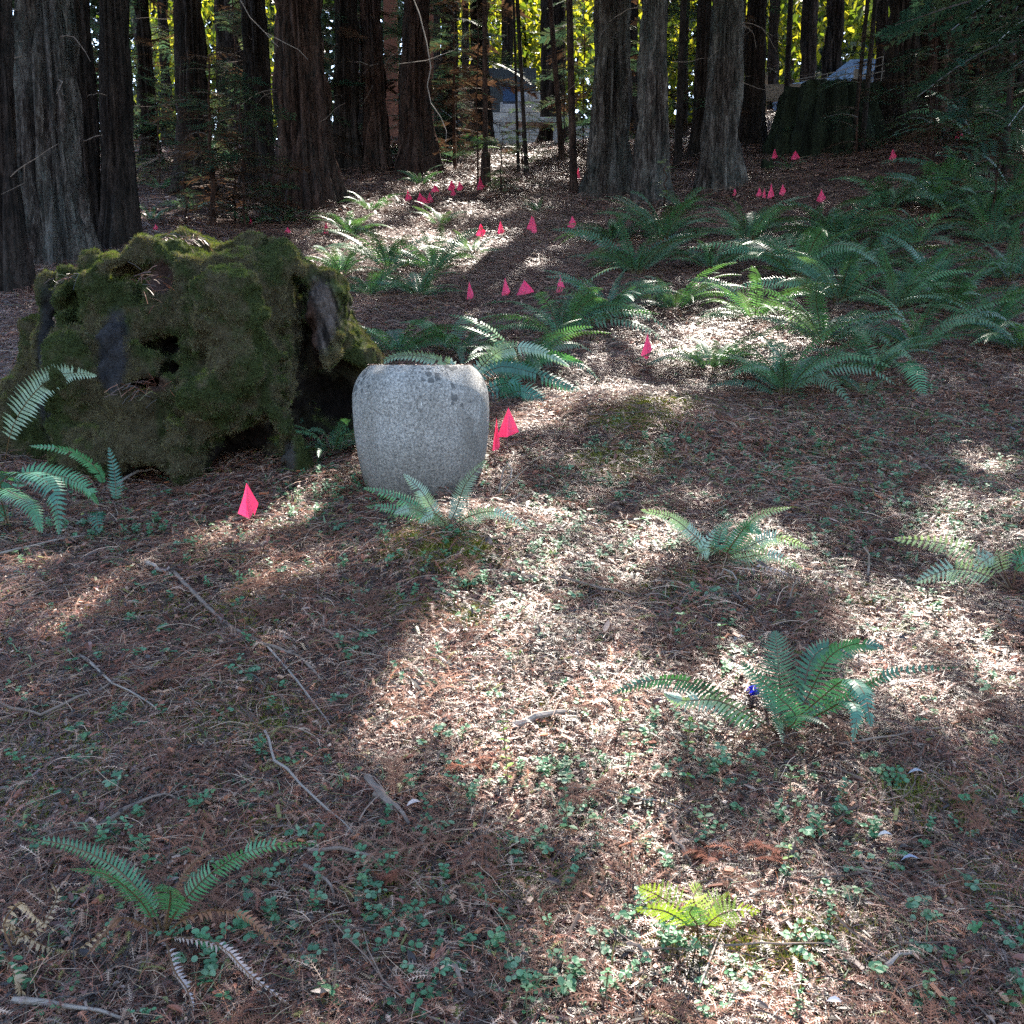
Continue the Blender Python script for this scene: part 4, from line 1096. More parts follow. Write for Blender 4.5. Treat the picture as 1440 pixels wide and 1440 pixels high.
# ------------------------------------------------------------------ redwood trunks
TREES = []      # (x, y, z0, ztop, object)
def trunk(xl, xr, base, kind, label, lean=0, name='redwood_tree', group='redwood trunks', top=None, seg=None, flare=.5, ridge=2.1, ragged=0, yoff=0.0, cat='tree', forks=0, at=None):
    """xl, xr: the trunk's edges in the photograph a little above its foot; base: row of its foot; lean: px shift at the top of the frame."""
    cx = (xl + xr) / 2
    g = G(cx, base)
    y = g.y + yoff
    if yoff: g = Vector((W(cx, base, y).x, y, float(terr(W(cx, base, y).x, y))))
    r = (xr - xl) / 2 * y / F
    y += r * .85; c_ = W(cx, base, y); g = Vector((c_.x, y, float(terr(c_.x, y)))); r = (xr - xl) / 2 * y / F
    if at: y = at[1]; g = Vector((at[0], y, float(terr(at[0], y)))); r = at[2]
    zt = (max(12.0, 5.2 + .41 * y) - g.z) if top is None else top  # unseen tops kept low so trunk shadows miss the near ground
    seg = seg or int(min(128, max(20, (xr - xl) * 1.5)))
    vis = min(zt, (math.tan(R(18.6)) * y + EYE[2] - g.z) + .3) if top is None else zt
    hs = np.concatenate([np.linspace(-.25, vis, int(min(150, max(24, vis / (.028 * max(1, y / 9)))))), np.linspace(vis + .4, zt, 12)]) if top is None else np.linspace(-.3, zt, int(max(30, zt / .04)))
    an = np.linspace(0, 2 * math.pi, seg, endpoint=False)
    H, A = np.meshgrid(hs, an, indexing='ij')
    sd = random.randint(0, 999)
    k0 = 2 + r * 4
    prof = 1 + flare * np.exp(-np.maximum(H, 0) / (.30 + r * .8)) * (.75 + .5 * vn(np.cos(A) * k0 * .7, np.sin(A) * k0 * .7, H * .3, sd))
    if top is None: prof = prof * (1 - .25 * np.clip(H / zt, 0, 1))
    CX, SX = np.cos(A), np.sin(A)
    q = 9 * math.sqrt(r / .35) if r > .12 else 5
    tw = H * .12
    n1 = vn(CX * q * .55 + tw, SX * q * .55, H * .8, sd + 1); n2 = vn(CX * q * 1.3 + tw, SX * q * 1.3, H * 1.7, sd + 2); n3 = vn(CX * q * 3, SX * q * 3, H * 5, sd + 3)
    rd = 1 - np.abs(2 * n1 - 1) ; rd2 = 1 - np.abs(2 * n2 - 1)
    disp = (-.075 * rd**2.2 - .045 * rd2**2 + .02 * (n3 - .5)) * ridge * min(1, .5 + r)
    big = (vn(CX * 1.1, SX * 1.1, H * .35, sd + 5) - .5) * .16
    rad = r * (prof + big) + disp * min(1, r / .25)
    if forks: rad = rad * (1 - .22 * np.abs(np.sin(A * 1.0 + .6))**14 * 1.2)
    lx = lean * y / F * H / max(.5, vis)
    X = rad * CX + lx; Y = rad * SX
    if ragged: H = np.where(H >= zt - 1e-6, zt - .35 * vn(CX * 3, SX * 3, seed=sd + 7) * ragged, H); H = np.minimum(H, zt - .5 * ragged * (1 - vn(CX * 2.2, SX * 2.2, seed=sd + 8)))
    V = np.stack([X, Y, H], -1).reshape(-1, 3)
    tone = (0.6 + .5 * n2) * (.8 + .4 * n3)
    C = np.repeat(np.clip(tone, .15, 1.3).reshape(-1, 1), 3, 1)
    i = np.arange(len(hs) - 1)[:, None] * seg; j = np.arange(seg)[None, :]
    Q = np.stack([i + j, i + (j + 1) % seg, i + seg + (j + 1) % seg, i + seg + j], -1).reshape(-1, 4)
    t0 = (len(hs) - 1) * seg; V = np.concatenate([V, [[lx[-1, 0], 0, zt - .1 - (.4 if ragged else 0)]]]); C = np.concatenate([C, [[.5] * 3]])
    T = np.stack([t0 + np.arange(seg), t0 + (np.arange(seg) + 1) % seg, np.full(seg, len(V) - 1)], -1)
    e = empty(name, g, label, cat, group)
    o = obj('trunk' if not ragged else 'stump_body', mesh('trunk', V, [Q, T], M['bark_' + kind], C, True), e)
    if top is None and r > .12 and not at:
        for _ in range(random.randint(3, 6)):
            h0 = rr(.7, min(3.6, vis)); a = rr(3.3, 6.1); L = rr(.15, .6); d = Vector((math.cos(a), math.sin(a), rr(-.5, .25)))
            b = B(); p0 = Vector((math.cos(a) * r * .85, math.sin(a) * r * .85, h0)); Q_ = [p0]
            for k_ in range(5): d = (d + Vector((rr(-.3, .3), rr(-.3, .3), rr(-.35, .2)))).normalized(); Q_.append(Q_[-1] + d * L / 5)
            b.tube(Q_, [.005, .0045, .004, .003, .0025, .0015], 4)
            if L > .5: b.tube([Q_[2], Q_[2] + Vector((rr(-.12, .12), rr(-.1, .1), rr(-.12, .05))), Q_[2] + Vector((rr(-.25, .25), rr(-.1, .1), rr(-.25, 0)))], [.003, .002, .0015], 4)
            obj('dead_branch', b.mesh('dead_branch', M['twig']), e)
    if top is None: TREES.append((g.x + lean * y / F * 3, y, g.z, g.z + zt, e, r))
    return e
TR = [
 (-14, 40, 415, 'dark', 'dark shaggy trunk cut by the frame edge behind the mossy stump', 8),
 (36, 131, 378, 'grey', 'thick pale grey trunk rising directly behind the mossy stump', 0),
 (116, 152, 350, 'dark', 'narrow dark trunk squeezed between two trunks behind the stump', -6),
 (148, 194, 352, 'dark', 'straight dark trunk ending at the stump top, with grey bark face', 6),
 (200, 228, 236, 'dark', 'near-black trunk with a dark root flare deep behind the stump', -6),
 (252, 303, 278, 'dark', 'black trunk hidden behind the tangled conifer sapling', 0),
 (343, 386, 262, 'dark', 'shaded trunk peeking out behind the big red trunk', 0),
 (392, 474, 300, 'red', 'big reddish furrowed trunk with a wide flared foot', -8),
 (470, 509, 242, 'dark', 'dark brown trunk just beyond the big red trunk', 0),
 (511, 551, 243, 'red', 'trunk with a pale streak of bark at its foot', -8),
 (560, 610, 247, 'red', 'stout furrowed trunk ending above the cluster of flags', 2),
 (617, 648, 215, 'dark', 'dim trunk inside the brown sapling thicket', 0),
 (662, 694, 212, 'dark', 'dim trunk on the sunlit side of the sapling thicket', -6),
 (757, 799, 135, 'dark', 'black trunk standing before the bright yellow foliage', 0),
 (820, 889, 280, 'grey', 'thick trunk of the pair beside the sunlit path, dark with grey-green streaks', 6),
 (893, 944, 290, 'grey', 'paler slimmer trunk of the pair beside the sunlit path', -4),
 (988, 1040, 270, 'grey', 'whitish peeling trunk standing alone between two gaps', 0),
 (970, 994, 226, 'dark', 'dark trunk half hidden by the whitish peeling trunk', 4),
 (1040, 1077, 207, 'dark', 'dark trunk next to the distant stump', 0),
 (1238, 1290, 200, 'dark', 'twin trunk with a split foot at the end of the distant stump', -4),
 (1282, 1345, 190, 'red', 'wide furrowed trunk under the drooping conifer branches', 0),
 (1338, 1400, 168, 'dark', 'broad shaded trunk with stringy bark high on the slope', 4),
 (1405, 1460, 150, 'dark', 'dark trunk cut by the frame edge, high on the slope', 6),
]
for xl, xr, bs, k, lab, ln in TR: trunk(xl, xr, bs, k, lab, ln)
FAR = [
 (1076, 1094, 150, 4, 'slender black trunk in the bright gap above the distant stump'),
 (1121, 1148, 150, 6, 'first dark trunk standing above the distant stump'),
 (1152, 1184, 150, 6, 'broader dark trunk standing above the distant stump'),
 (866, 900, 190, 3, 'dim trunk seen between the paired trunks'),
 (955, 966, 205, 1.5, 'thin black trunk in the narrow bright gap'),
 (318, 352, 205, 4, 'far trunk behind the tangled sapling'),
 (228, 246, 215, 4, 'far slim trunk behind the bright speckled foliage'),
 (704, 722, 180, 5, 'far trunk left of the yellow foliage'),
 (540, 562, 200, 4, 'far trunk between two furrowed trunks'),
 (100, 140, 230, 3, 'far trunk seen past the grey trunk'),
 (196, 205, 222, 5, 'far pole-like trunk touching the black root-flared one'), (306, 324, 215, 3, 'far trunk on the sunny side of the black sapling-hidden one'), (478, 494, 222, 4, 'far trunk overlapping the dark brown one'),
 (497, 514, 222, 6, 'far trunk before the pale-footed one'), (610, 622, 215, 5, 'far trunk close to the stout furrowed one'), (648, 662, 210, 6, 'far trunk in the middle of the thicket'),
 (1028, 1044, 200, 4, 'far trunk behind the whitish peeling one'), (905, 935, 200, 5, 'far trunk hidden by the paler paired one'), (1225, 1245, 180, 4, 'far trunk behind the twin one'), (1300, 1330, 160, 4, 'far trunk filling the gap on the high slope'), (160, 185, 225, 4, 'far trunk behind the straight dark one'),
 (1392, 1412, 150, 3, 'far trunk between the two widest shaded ones'),
]
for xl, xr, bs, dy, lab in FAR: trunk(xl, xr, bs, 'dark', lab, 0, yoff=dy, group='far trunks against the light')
THIN = [
 (787, 795, 232, 'red', 'leaning thin stem close to the thick paired trunk', -22), (802, 812, 272, 'red', 'thin straight stem touching the thick paired trunk', -10),
 (679, 686, 262, 'red', 'thin stem rising behind the last flag of the back row', 0), (1100, 1108, 180, 'dark', 'thin stem before the distant stump edge', 2),
 (1196, 1202, 215, 'dark', 'thin leaning stem in front of the distant stump', 14), (1208, 1215, 215, 'dark', 'thin stem next to the leaning one, in front of the distant stump', 12),
 (738, 744, 250, 'dark', 'thin wavy stem on the sunlit path', -16), (727, 731, 245, 'dark', 'thinnest stem on the sunlit path', -8), (948, 958, 235, 'dark', 'dark pole-like stem in the bright narrow gap', 4),
 (1408, 1414, 255, 'dark', 'thin stem rising through the dim ferns', 0)]
for xl, xr, bs, k, lab, ln in THIN: trunk(xl, xr, bs, k, lab, ln, name='young_tree', group='thin young stems', seg=14, flare=.3, ridge=.4)
trunk(0, 60, 700, 'dark', 'dark unseen trunk added outside the frame, on the stump side, to carry shading crowns', 0, at=(-5.5, 2.5, .4), seg=40)  # unseen trunks added to hold up the extra shading sprays
trunk(0, 60, 700, 'dark', 'dark unseen trunk added outside the frame, on the fern bank side, to carry shading crowns', 0, at=(7.0, 3.0, .4), seg=40)
trunk(1104, 1228, 214, 'moss', 'wide dark mossy stump in the distance, with a flared foot', 0, name='distant_stump', group=None, top=.80, seg=110, flare=.55, ragged=.35, cat='tree stump')
trunk(1070, 1088, 243, 'moss', 'little black stub in front of the distant stump', 0, name='small_stump', group=None, top=.16, seg=24, flare=.2, ragged=.12, cat='tree stump')
trunk(676, 690, 268, 'red', 'short broken post-like stub beside the back flags', 0, name='broken_stub', group=None, top=.45, seg=24, flare=.3, ragged=.15, cat='tree stump')

# ------------------------------------------------------------------ crowns overhead, unseen, shaped to cast shade, with gaps cut for the sun patches
LIT = [(1060, 880, 120, 14, .2), (740, 820, 100, 20, .2), (1200, 700, 250, 40, .08), (760, 890, 260, 60, 0.10), (600, 1350, 560, 130, 0.27), (1150, 1150, 250, 250, 0.12), (800, 690, 260, 70, 0.06), (300, 900, 300, 60, 0.10), (1250, 700, 200, 60, 0.10), (700, 330, 200, 40, 0.20), (1100, 480, 200, 60, 0.10),(735, 1010, 150, 140, 1.00), (640, 940, 90, 60, 1.00), (800, 1120, 150, 70, 0.72), (630, 1040, 110, 110, 1.00), (850, 1000, 90, 50, 0.6), (1080, 860, 120, 12, 0.35), (960, 790, 80, 20, 0.08), (560, 1010, 60, 60, 0.64), (1090, 735, 40, 12, 0.40), (960, 730, 50, 14, 0.32), (1280, 775, 50, 12, 0.3), (720, 1210, 200, 70, 0.40), (980, 1290, 80, 35, 0.95), (620, 1180, 120, 40, 0.47), (540, 1260, 120, 40, 0.32),
       (760, 1330, 260, 60, 0.36), (440, 1390, 160, 50, 0.40), (180, 1420, 200, 30, 0.28), (350, 812, 110, 24, 0.72), (640, 735, 110, 50, 0.44), (620, 690, 50, 20, 0.47), (600, 790, 90, 30, 0.36), (760, 750, 70, 25, 0.25), (905, 575, 60, 9, 0.80), (830, 552, 50, 14, 0.80),
       (1000, 470, 60, 35, 0.90), (930, 455, 50, 15, 0.70), (1230, 860, 120, 16, 0.40), (1340, 1330, 180, 90, 0.36), (1150, 1250, 120, 80, 0.19), (1380, 1180, 120, 80, 0.32), (590, 765, 50, 20, 0.64), (880, 690, 70, 20, 0.15),
       (770, 240, 75, 20, 1.00), (700, 290, 70, 9, 0.90), (560, 300, 80, 16, 1.00), (500, 290, 50, 10, 0.60), (620, 275, 60, 10, 0.80), (550, 355, 60, 25, 0.80), (630, 345, 60, 18, 0.70), (540, 330, 50, 10, 0.50), (270, 245, 60, 30, 0.60), (250, 300, 60, 25, 0.40), (690, 365, 40, 9, 0.60),
       (650, 190, 50, 30, 0.60), (350, 170, 60, 70, 0.50), (20, 470, 30, 40, 0.47), (20, 745, 12, 10, 0.64), (430, 340, 40, 14, 0.40), (660, 500, 60, 12, 0.47), (745, 490, 60, 14, 0.40), (100, 352, 60, 14, 0.60), (430, 362, 40, 14, 0.60), (445, 590, 18, 18, 0.70)]
def litness(P):
    px, py = topix(P)
    s = np.full(len(P), .015)
    for cx, cy, rx, ry, k in LIT:
        q = ((px - cx) / (rx * 1.25))**2 + ((py - cy) / (ry * 1.25))**2
        s = np.maximum(s, k * np.clip(1.9 * np.exp(-q * 1.3), 0, 1) * (q < 2.2))
    return s
LIT3 = [(300, 150, 12.5, .5), (340, 130, 12.5, .45), (270, 120, 13, .4), (385, 150, 12.5, .4), (355, 220, 12, .3), (1010, 455, 6.4, .12), (960, 445, 6.4, .05), (1060, 460, 6.3, .05), (560, 350, 9.7, .5), (620, 350, 9.6, .35), (520, 380, 9, .3),
        (650, 60, 16, .6), (690, 110, 16, .7), (620, 100, 16, .5), (715, 190, 15, .7), (735, 170, 17, .8), (660, 190, 15, .4), (740, 165, 22, 1.2), (820, 150, 16, .3), (230, 90, 17, .6), (225, 200, 15, .5), (760, 500, 5.2, .16), (700, 495, 5.2, .14), (620, 690, 3.9, .14), (680, 660, 3.8, .1), (545, 690, 3.8, .1),
        (430, 365, 4.7, .14), (230, 325, 4.7, .12), (330, 326, 4.7, .08), (110, 370, 4.5, .12), (445, 592, 4.3, .05), (935, 722, 3.5, .05), (1085, 735, 3.45, .08), (1100, 770, 3.35, .05), (1290, 765, 3.1, .05), (960, 1270, 1.8, .14), (1040, 1280, 1.8, .1), (1320, 770, 3.0, .15), (1095, 905, 2.5, .1), (640, 500, 4.8, .15), (1090, 200, 20, .5)]
def lit3(P):
    s = np.zeros(len(P)); d = np.array(SUND)
    for px, py, y, r in LIT3:
        c = np.array(W(px, py, y)); v = P - c
        q = np.linalg.norm(v - (v @ d)[:, None] * d[None], axis=1)
        s = np.maximum(s, np.clip(1.6 - q / (r * 1.2 + (.12 if y < 4.6 else .4)), 0, 1))
    return s
def stamp(TV, TF, P, E, S):
    n = len(P)
    cx, cy, cz = np.cos(E).T; sx, sy, sz = np.sin(E).T
    Rm = np.empty((n, 3, 3))
    Rm[:, 0, 0] = cy * cz; Rm[:, 0, 1] = sx * sy * cz - cx * sz; Rm[:, 0, 2] = cx * sy * cz + sx * sz
    Rm[:, 1, 0] = cy * sz; Rm[:, 1, 1] = sx * sy * sz + cx * cz; Rm[:, 1, 2] = cx * sy * sz - sx * cz
    Rm[:, 2, 0] = -sy; Rm[:, 2, 1] = sx * cy; Rm[:, 2, 2] = cx * cy
    V = np.einsum('nij,vj->nvi', Rm, TV) * S[:, None, None] + P[:, None, :]
    Fc = TF[None] + (np.arange(n) * len(TV))[:, None, None]
    return V.reshape(-1, 3), Fc.reshape(-1, TF.shape[1])
def spray_template():
    b = B()
    for i in range(5):
        t = i / 4; x = -.45 + .9 * t
        for s in (-1, 1):
            L = .42 * math.sin(.5 + 2.4 * t) + .06
            b.add([(x - .075, 0, 0), (x + .075, 0, 0), (x + .20, s * L, rr(-.05, .03)), (x + .09, s * L * .95, -.03)], quads=[(0, 1, 2, 3)])
    V, Fs, C = b.arr(); return V, Fs[1]
def build_shade_canopy():
    TV, TF = spray_template()
    sd = np.array(SUND)
    n = 34000
    P = np.stack([rng.uniform(-9, 19, n), rng.uniform(4.5, 33, n), rng.uniform(0, 1, n)], -1)
    P[:, 2] = np.maximum(6.3, 3.9 + .41 * P[:, 1]) + P[:, 2] * 1.8
    P = P[(P[:, 0] > -6 - .12 * P[:, 1]) & (P[:, 0] < 5 + .62 * P[:, 1])]
    big = np.ones(len(P), bool)
    n3 = 26000                       # low unseen sprays added near the camera, finer for crisp sun gaps
    Pn = np.stack([rng.uniform(-4.5, 8.5, n3), rng.uniform(4.6, 13.5, n3), rng.uniform(0, 1, n3)], -1)
    Pn[:, 2] = np.maximum(6.3, 3.9 + .41 * Pn[:, 1]) + Pn[:, 2] * 1.2
    P = np.concatenate([P, Pn])
    n2 = 3500  # extra unseen sprays added to block sky light over the mid-ground
    P = np.concatenate([P, np.stack([rng.uniform(-13, 16, n2), rng.uniform(2, 10, n2), rng.uniform(11, 15, n2)], -1)]); n = len(P)
    big = np.concatenate([big, np.zeros(n3, bool), np.ones(n2, bool)])
    # follow the sun's line down to the ground
    t = (P[:, 2] - 3.0) / sd[2]
    for _ in range(14):
        gnd = P - sd[None] * t[:, None]
        t += (gnd[:, 2] - terr(gnd[:, 0], gnd[:, 1])) / (sd[2] + .25 * sd[1]) * .8
    gnd = P - sd[None] * t[:, None]
    lit = np.where(gnd[:, 1] > .9, litness(gnd), .3)
    nz = .62 * fbm(gnd[:, 0] * 3.1, gnd[:, 1] * 2.6, seed=77, oct=2) + .38 * vn(gnd[:, 0] * 8.5, gnd[:, 1] * 7, seed=79)
    rank = np.empty(n); rank[np.argsort(nz)] = np.arange(n) / n
    lit = np.maximum(lit * .95, .08)
    open_ = rank < lit
    open_ |= lit3(P) * .96 > rng.random(n)
    keep = np.where(open_, rng.random(n) < .03, True)
    keep &= gnd[:, 1] < 27
    keep &= np.where(big, (gnd[:, 1] > 4.6) | (gnd[:, 1] < .2), gnd[:, 1] < 5.2)
    P = P[keep]; big = big[keep]
    E = np.stack([rng.normal(0, .5, len(P)), rng.normal(0, .5, len(P)), rng.uniform(0, 6.28, len(P))], -1)
    S = np.where(big, rng.uniform(.32, .58, len(P)), rng.uniform(.16, .30, len(P)))
    T = np.array([(a[0], a[1]) for a in TREES])
    own = np.argmin(((P[:, None, :2] - T[None]) ** 2).sum(-1), 1)
    for k, (x, y, z0, z1, e, r) in enumerate(TREES):
        m = own == k
        if m.sum() == 0: continue
        loc = np.array(e.location)
        V, Fc = stamp(TV, TF, P[m] - loc, E[m], S[m])
        C = np.tile(np.array([.04, .085, .03]), (len(V), 1))
        o = obj('crown', mesh('crown', V, [Fc], M['canopy'], C), e); o['kind'] = 'stuff'  # unseen foliage, kept only where it should cast shade
        # limbs that carry the sprays
        b = B(); Pm = P[m] - loc
        for q in Pm[rng.choice(len(Pm), min(len(Pm), 14), replace=False)]:
            h0 = min(z1 - z0 - .3, max(5.5, q[2] - 1.2))
            s0 = Vector(((x - loc[0]), 0, h0)); q = Vector(q)
            if (q - s0).length > 7: continue
            b.tube([s0, (s0 + q) / 2 + Vector((0, 0, .3)), q], [.035, .02, .006], 5, (.5, .4, .35))
        if b.v: o = obj('limbs', b.mesh('limbs', M['bark_dark']), e); o['kind'] = 'stuff'
build_shade_canopy()

# ------------------------------------------------------------------ conifer sprays and saplings
def conifer_branch(k, dens=1.0, cols=((.045, .095, .065), (.06, .105, .06), (.035, .08, .06), (.07, .09, .05)), dead=False):
    b = B(); drp = rr(.05, .3)
    pt = lambda t: Vector((t, math.sin(t * 3 + k) * .03, -drp * t * t + .05 * math.sin(t * 4)))
    b.tube([pt(t) for t in np.linspace(0, 1, 8)], [.010 * (1 - t) + .0015 for t in np.linspace(0, 1, 8)], 3, (.09, .06, .045), False)
    n = 15
    for i in range(n):
        t = .12 + .88 * i / n
        for s in (-1, 1):
            if rr(0, 1) > dens: continue
            L = (.30 * math.sin(math.pi * min(1, t * .9 + .1))**.7 + .05) * rr(.7, 1.15)
            d = Vector((.65, s * .75, rr(-.25, .08))).normalized(); o = pt(t)
            sd_ = d.cross(Vector((0, 0, 1))).normalized(); c = random.choice(cols)
            m = 8
            for j in range(m):
                v = (j + .3) / m; q = o + d * L * v + Vector((0, 0, -.06 * L * v * v))
                l = .040 * (1 - .5 * v)
                for s2 in (-1, 1):
                    b.add([q - d * .013, q + d * .014, q + sd_ * s2 * l + d * l * .8 + Vector((0, 0, rr(-.005, .005)))], tris=[(0, 1, 2)], col=c)
            b.add([o - sd_ * .002, o + sd_ * .002, o + d * L], tris=[(0, 1, 2)], col=(.08, .06, .04))
    return b.mesh('branch', M['conifer'] if not dead else M['dead'])
CB = [conifer_branch(k) for k in range(5)]
CD = [conifer_branch(k, .75, ((.12, .08, .06), (.17, .12, .09), (.08, .055, .042)), True) for k in range(3)]
CS = [conifer_branch(k, .45) for k in range(3)]
def sapling(px, base, top, span, n, label, dead=.0, yoff=0.0, sparse=.3, stem=.014, lean=0, group='conifer saplings', low=.08):
    g = G(px, base); y = g.y + yoff
    H = (base - top) * y / F; L = span * y / F / 2
    e = empty('conifer_sapling', g, label, 'sapling', group)
    tp = Vector((lean * y / F, 0, H))
    b = B(); wob = [Vector((rr(-.02, .02), rr(-.02, .02), 0)) for _ in range(9)]
    pts = [tp * t + wob[i] * (t > 0) for i, t in enumerate(np.linspace(0, 1, 9))]
    b.tube(pts, [stem * (1 - .8 * t) for t in np.linspace(0, 1, 9)], 6, (1, .85, .75))
    obj('trunk', b.mesh('trunk', M['bark_red']), e)
    for i in range(n):
        t = low + (1 - low) * (i + rr(0, .8)) / n
        i0 = min(7, int(t * 8)); p = pts[i0].lerp(pts[i0 + 1], t * 8 - i0)
        src = random.choice(CD) if rr(0, 1) < dead * (1.6 - t * 1.2) else (random.choice(CS) if rr(0, 1) < sparse else random.choice(CB))
        nm = 'branch'
        obj(nm, src, e, p, (rr(-.3, .3), rr(-.25, .2), rr(0, 6.28)), L * rr(.55, 1.15) * (1.05 - .45 * t))
    return e
sapling(300, 322, 95, 210, 46, 'tangled conifer sapling behind the mossy stump, tips flecked with light', dead=.5, stem=.03)
sapling(345, 322, 130, 190, 36, 'second sapling of the tangle, reaching toward the big red trunk', dead=.15)
sapling(330, 318, 210, 180, 34, 'low bushy brown-needled sapling behind the stump top', dead=.9)
sapling(385, 310, 225, 110, 22, 'small green sapling against the big red trunk')
sapling(262, 315, 240, 90, 20, 'little sapling with bright tips over the stump top', dead=.1)
sapling(640, 240, -30, 130, 46, 'tall brown-needled sapling in the thicket beside the furrowed trunk', dead=.75, stem=.03)
sapling(672, 262, -20, 120, 44, 'tall thin sapling above the last flag of the back row', dead=.35)
sapling(600, 225, -60, 170, 34, 'sapling arching over the furrowed trunk near the top of the frame', dead=.3)
sapling(705, 275, 190, 120, 26, 'pale sunlit sapling beside the broken stub', dead=.1, sparse=.1)
sapling(735, 235, 150, 90, 22, 'sunlit sapling at the far end of the path', dead=.1, sparse=.1)
sapling(792, 225, 60, 90, 30, 'thin sapling beside the leaning stem', dead=.2)
sapling(935, 300, 225, 60, 14, 'small bare sapling at the foot of the paler paired trunk', dead=.3)
sapling(1205, 225, 60, 130, 34, 'dim sapling in front of the distant stump', dead=.4)
sapling(1150, 212, 120, 110, 24, 'dim sapling leaning over the distant stump', dead=.2, yoff=-.6)
sapling(1415, 250, -60, 260, 60, 'shaded conifer sapling rising from the dim ferns', dead=.3, stem=.02)
sapling(1305, 230, 0, 190, 40, 'shaded conifer sapling in front of the wide furrowed trunk', dead=.35)
sapling(1395, 330, 200, 150, 24, 'bushy shaded sapling among the upper ferns', dead=.2)
sapling(450, 245, -60, 120, 24, 'wispy sapling between the big red trunk and its neighbour', dead=.4)
sapling(225, 262, 120, 110, 26, 'far pale sapling behind the slender dark trunk', dead=.1)
sapling(835, 60, -60, 60, 6, 'spray of needles against the thick paired trunk', dead=0, yoff=0)
for px, bs, dy, sp, lab in [(130, 240, 3, 200, 'dark conifer filling the gap between the grey trunk and its neighbour'), (215, 232, 4, 180, 'dark far conifer past the slender dark trunk'), (335, 230, 3.5, 200, 'dark far conifer behind the tangled sapling'),
    (440, 235, 4, 180, 'dark far conifer behind the big red trunk'), (530, 232, 3, 160, 'dark far conifer between two furrowed trunks'), (905, 215, 4, 160, 'dark far conifer behind the paired trunks'), (1010, 215, 4.5, 150, 'dark far conifer behind the whitish trunk'), (640, 215, 3.5, 200, 'dark conifer massed behind the brown thicket'), (820, 215, 5, 110, 'dim far conifer beyond the sunlit path')]:
    sapling(px, bs, -60, sp, 60, lab, dead=.25, sparse=.0, yoff=dy, group='dark conifers between the far trunks', low=.02)
def leaning_conifer():
    g = G(1500, 330); y = g.y
    e = empty('overhanging_conifer', g, 'drooping blue-green conifer branches reaching in from the frame edge', 'sapling', None)
    b = B(); b.tube([(0, 0, -.1), (.05, 0, 2), (0, 0, 4.5)], [.07, .05, .03], 8, (1, .9, .8)); obj('trunk', b.mesh('trunk', M['bark_red']), e)
    for (x0, y0), (x1, y1), s in [((1500, 20), (1225, 30), 1), ((1500, 60), (1262, 105), 1), ((1500, 90), (1262, 152), 1), ((1490, 120), (1330, 160), .9), ((1500, 30), (1330, 75), 1), ((1500, 60), (1380, 70), 1), ((1500, 80), (1400, 100), 1), ((1500, 0), (1300, 0), 1), ((1500, 180), (1340, 195), 1), ((1500, 150), (1390, 180), .8), ((1500, 40), (1395, 40), 1)]:
        a = W(x0, y0, y) - g; c = W(x1, y1, y - rr(.3, 1.2)) - g
        d = c - a; L = d.length
        yaw = math.atan2(d.y, d.x); pitch = -math.atan2(d.z, math.hypot(d.x, d.y)) - .1
        me = random.choice(CB)
        o = obj('branch', me, e, a, (rr(-.5, .5), pitch, yaw), L * .9)
leaning_conifer()

# bare curved stems
def stem_path(pts, y, rad, name, label, cat, matn, group=None, yj=.0):
    P = [W(px, py, y + rr(-yj, yj)) for px, py in pts]
    o0 = P[-1].copy(); b = B()
    Q = []
    for i in range(len(P) - 1):
        for u in (0, .5): Q.append(P[i].lerp(P[i + 1], u))
    Q.append(P[-1])
    b.tube([p - o0 for p in Q], list(np.linspace(rad, rad * .4, len(Q))), 5)
    o = obj(name, b.mesh(name, M[matn]), loc=o0); set_props(o, label, cat, group)
stem_path([(578, -10), (590, 20), (600, 60), (606, 95), (601, 120), (606, 145), (620, 165), (628, 185), (627, 200)], 10.5, .006, 'hanging_vine', 'pale crooked bare stem hanging in front of the furrowed trunk', 'vine', 'pale_twig')
stem_path([(338, 0), (352, 25), (372, 45), (400, 60), (420, 70), (433, 84)], 10.0, .0045, 'bare_branch', 'thin pale bare branch curving across the big red trunk', 'branch', 'pale_twig')
stem_path([(372, 45), (385, 60), (392, 66)], 10.0, .004, 'bare_branchlet', 'short offshoot below the bare curved branch', 'branch', 'pale_twig')
stem_path([(5, 58), (32, 58)], 8.0, .005, 'broken_twig', 'tiny snapped twig sticking out across the shaggy edge trunk', 'twig', 'pale_twig')
stem_path([(560, 90), (600, 85), (640, 70), (660, 40)], 11.5, .004, 'bare_branch', 'thin bare branch crossing the sapling thicket', 'branch', 'pale_twig')

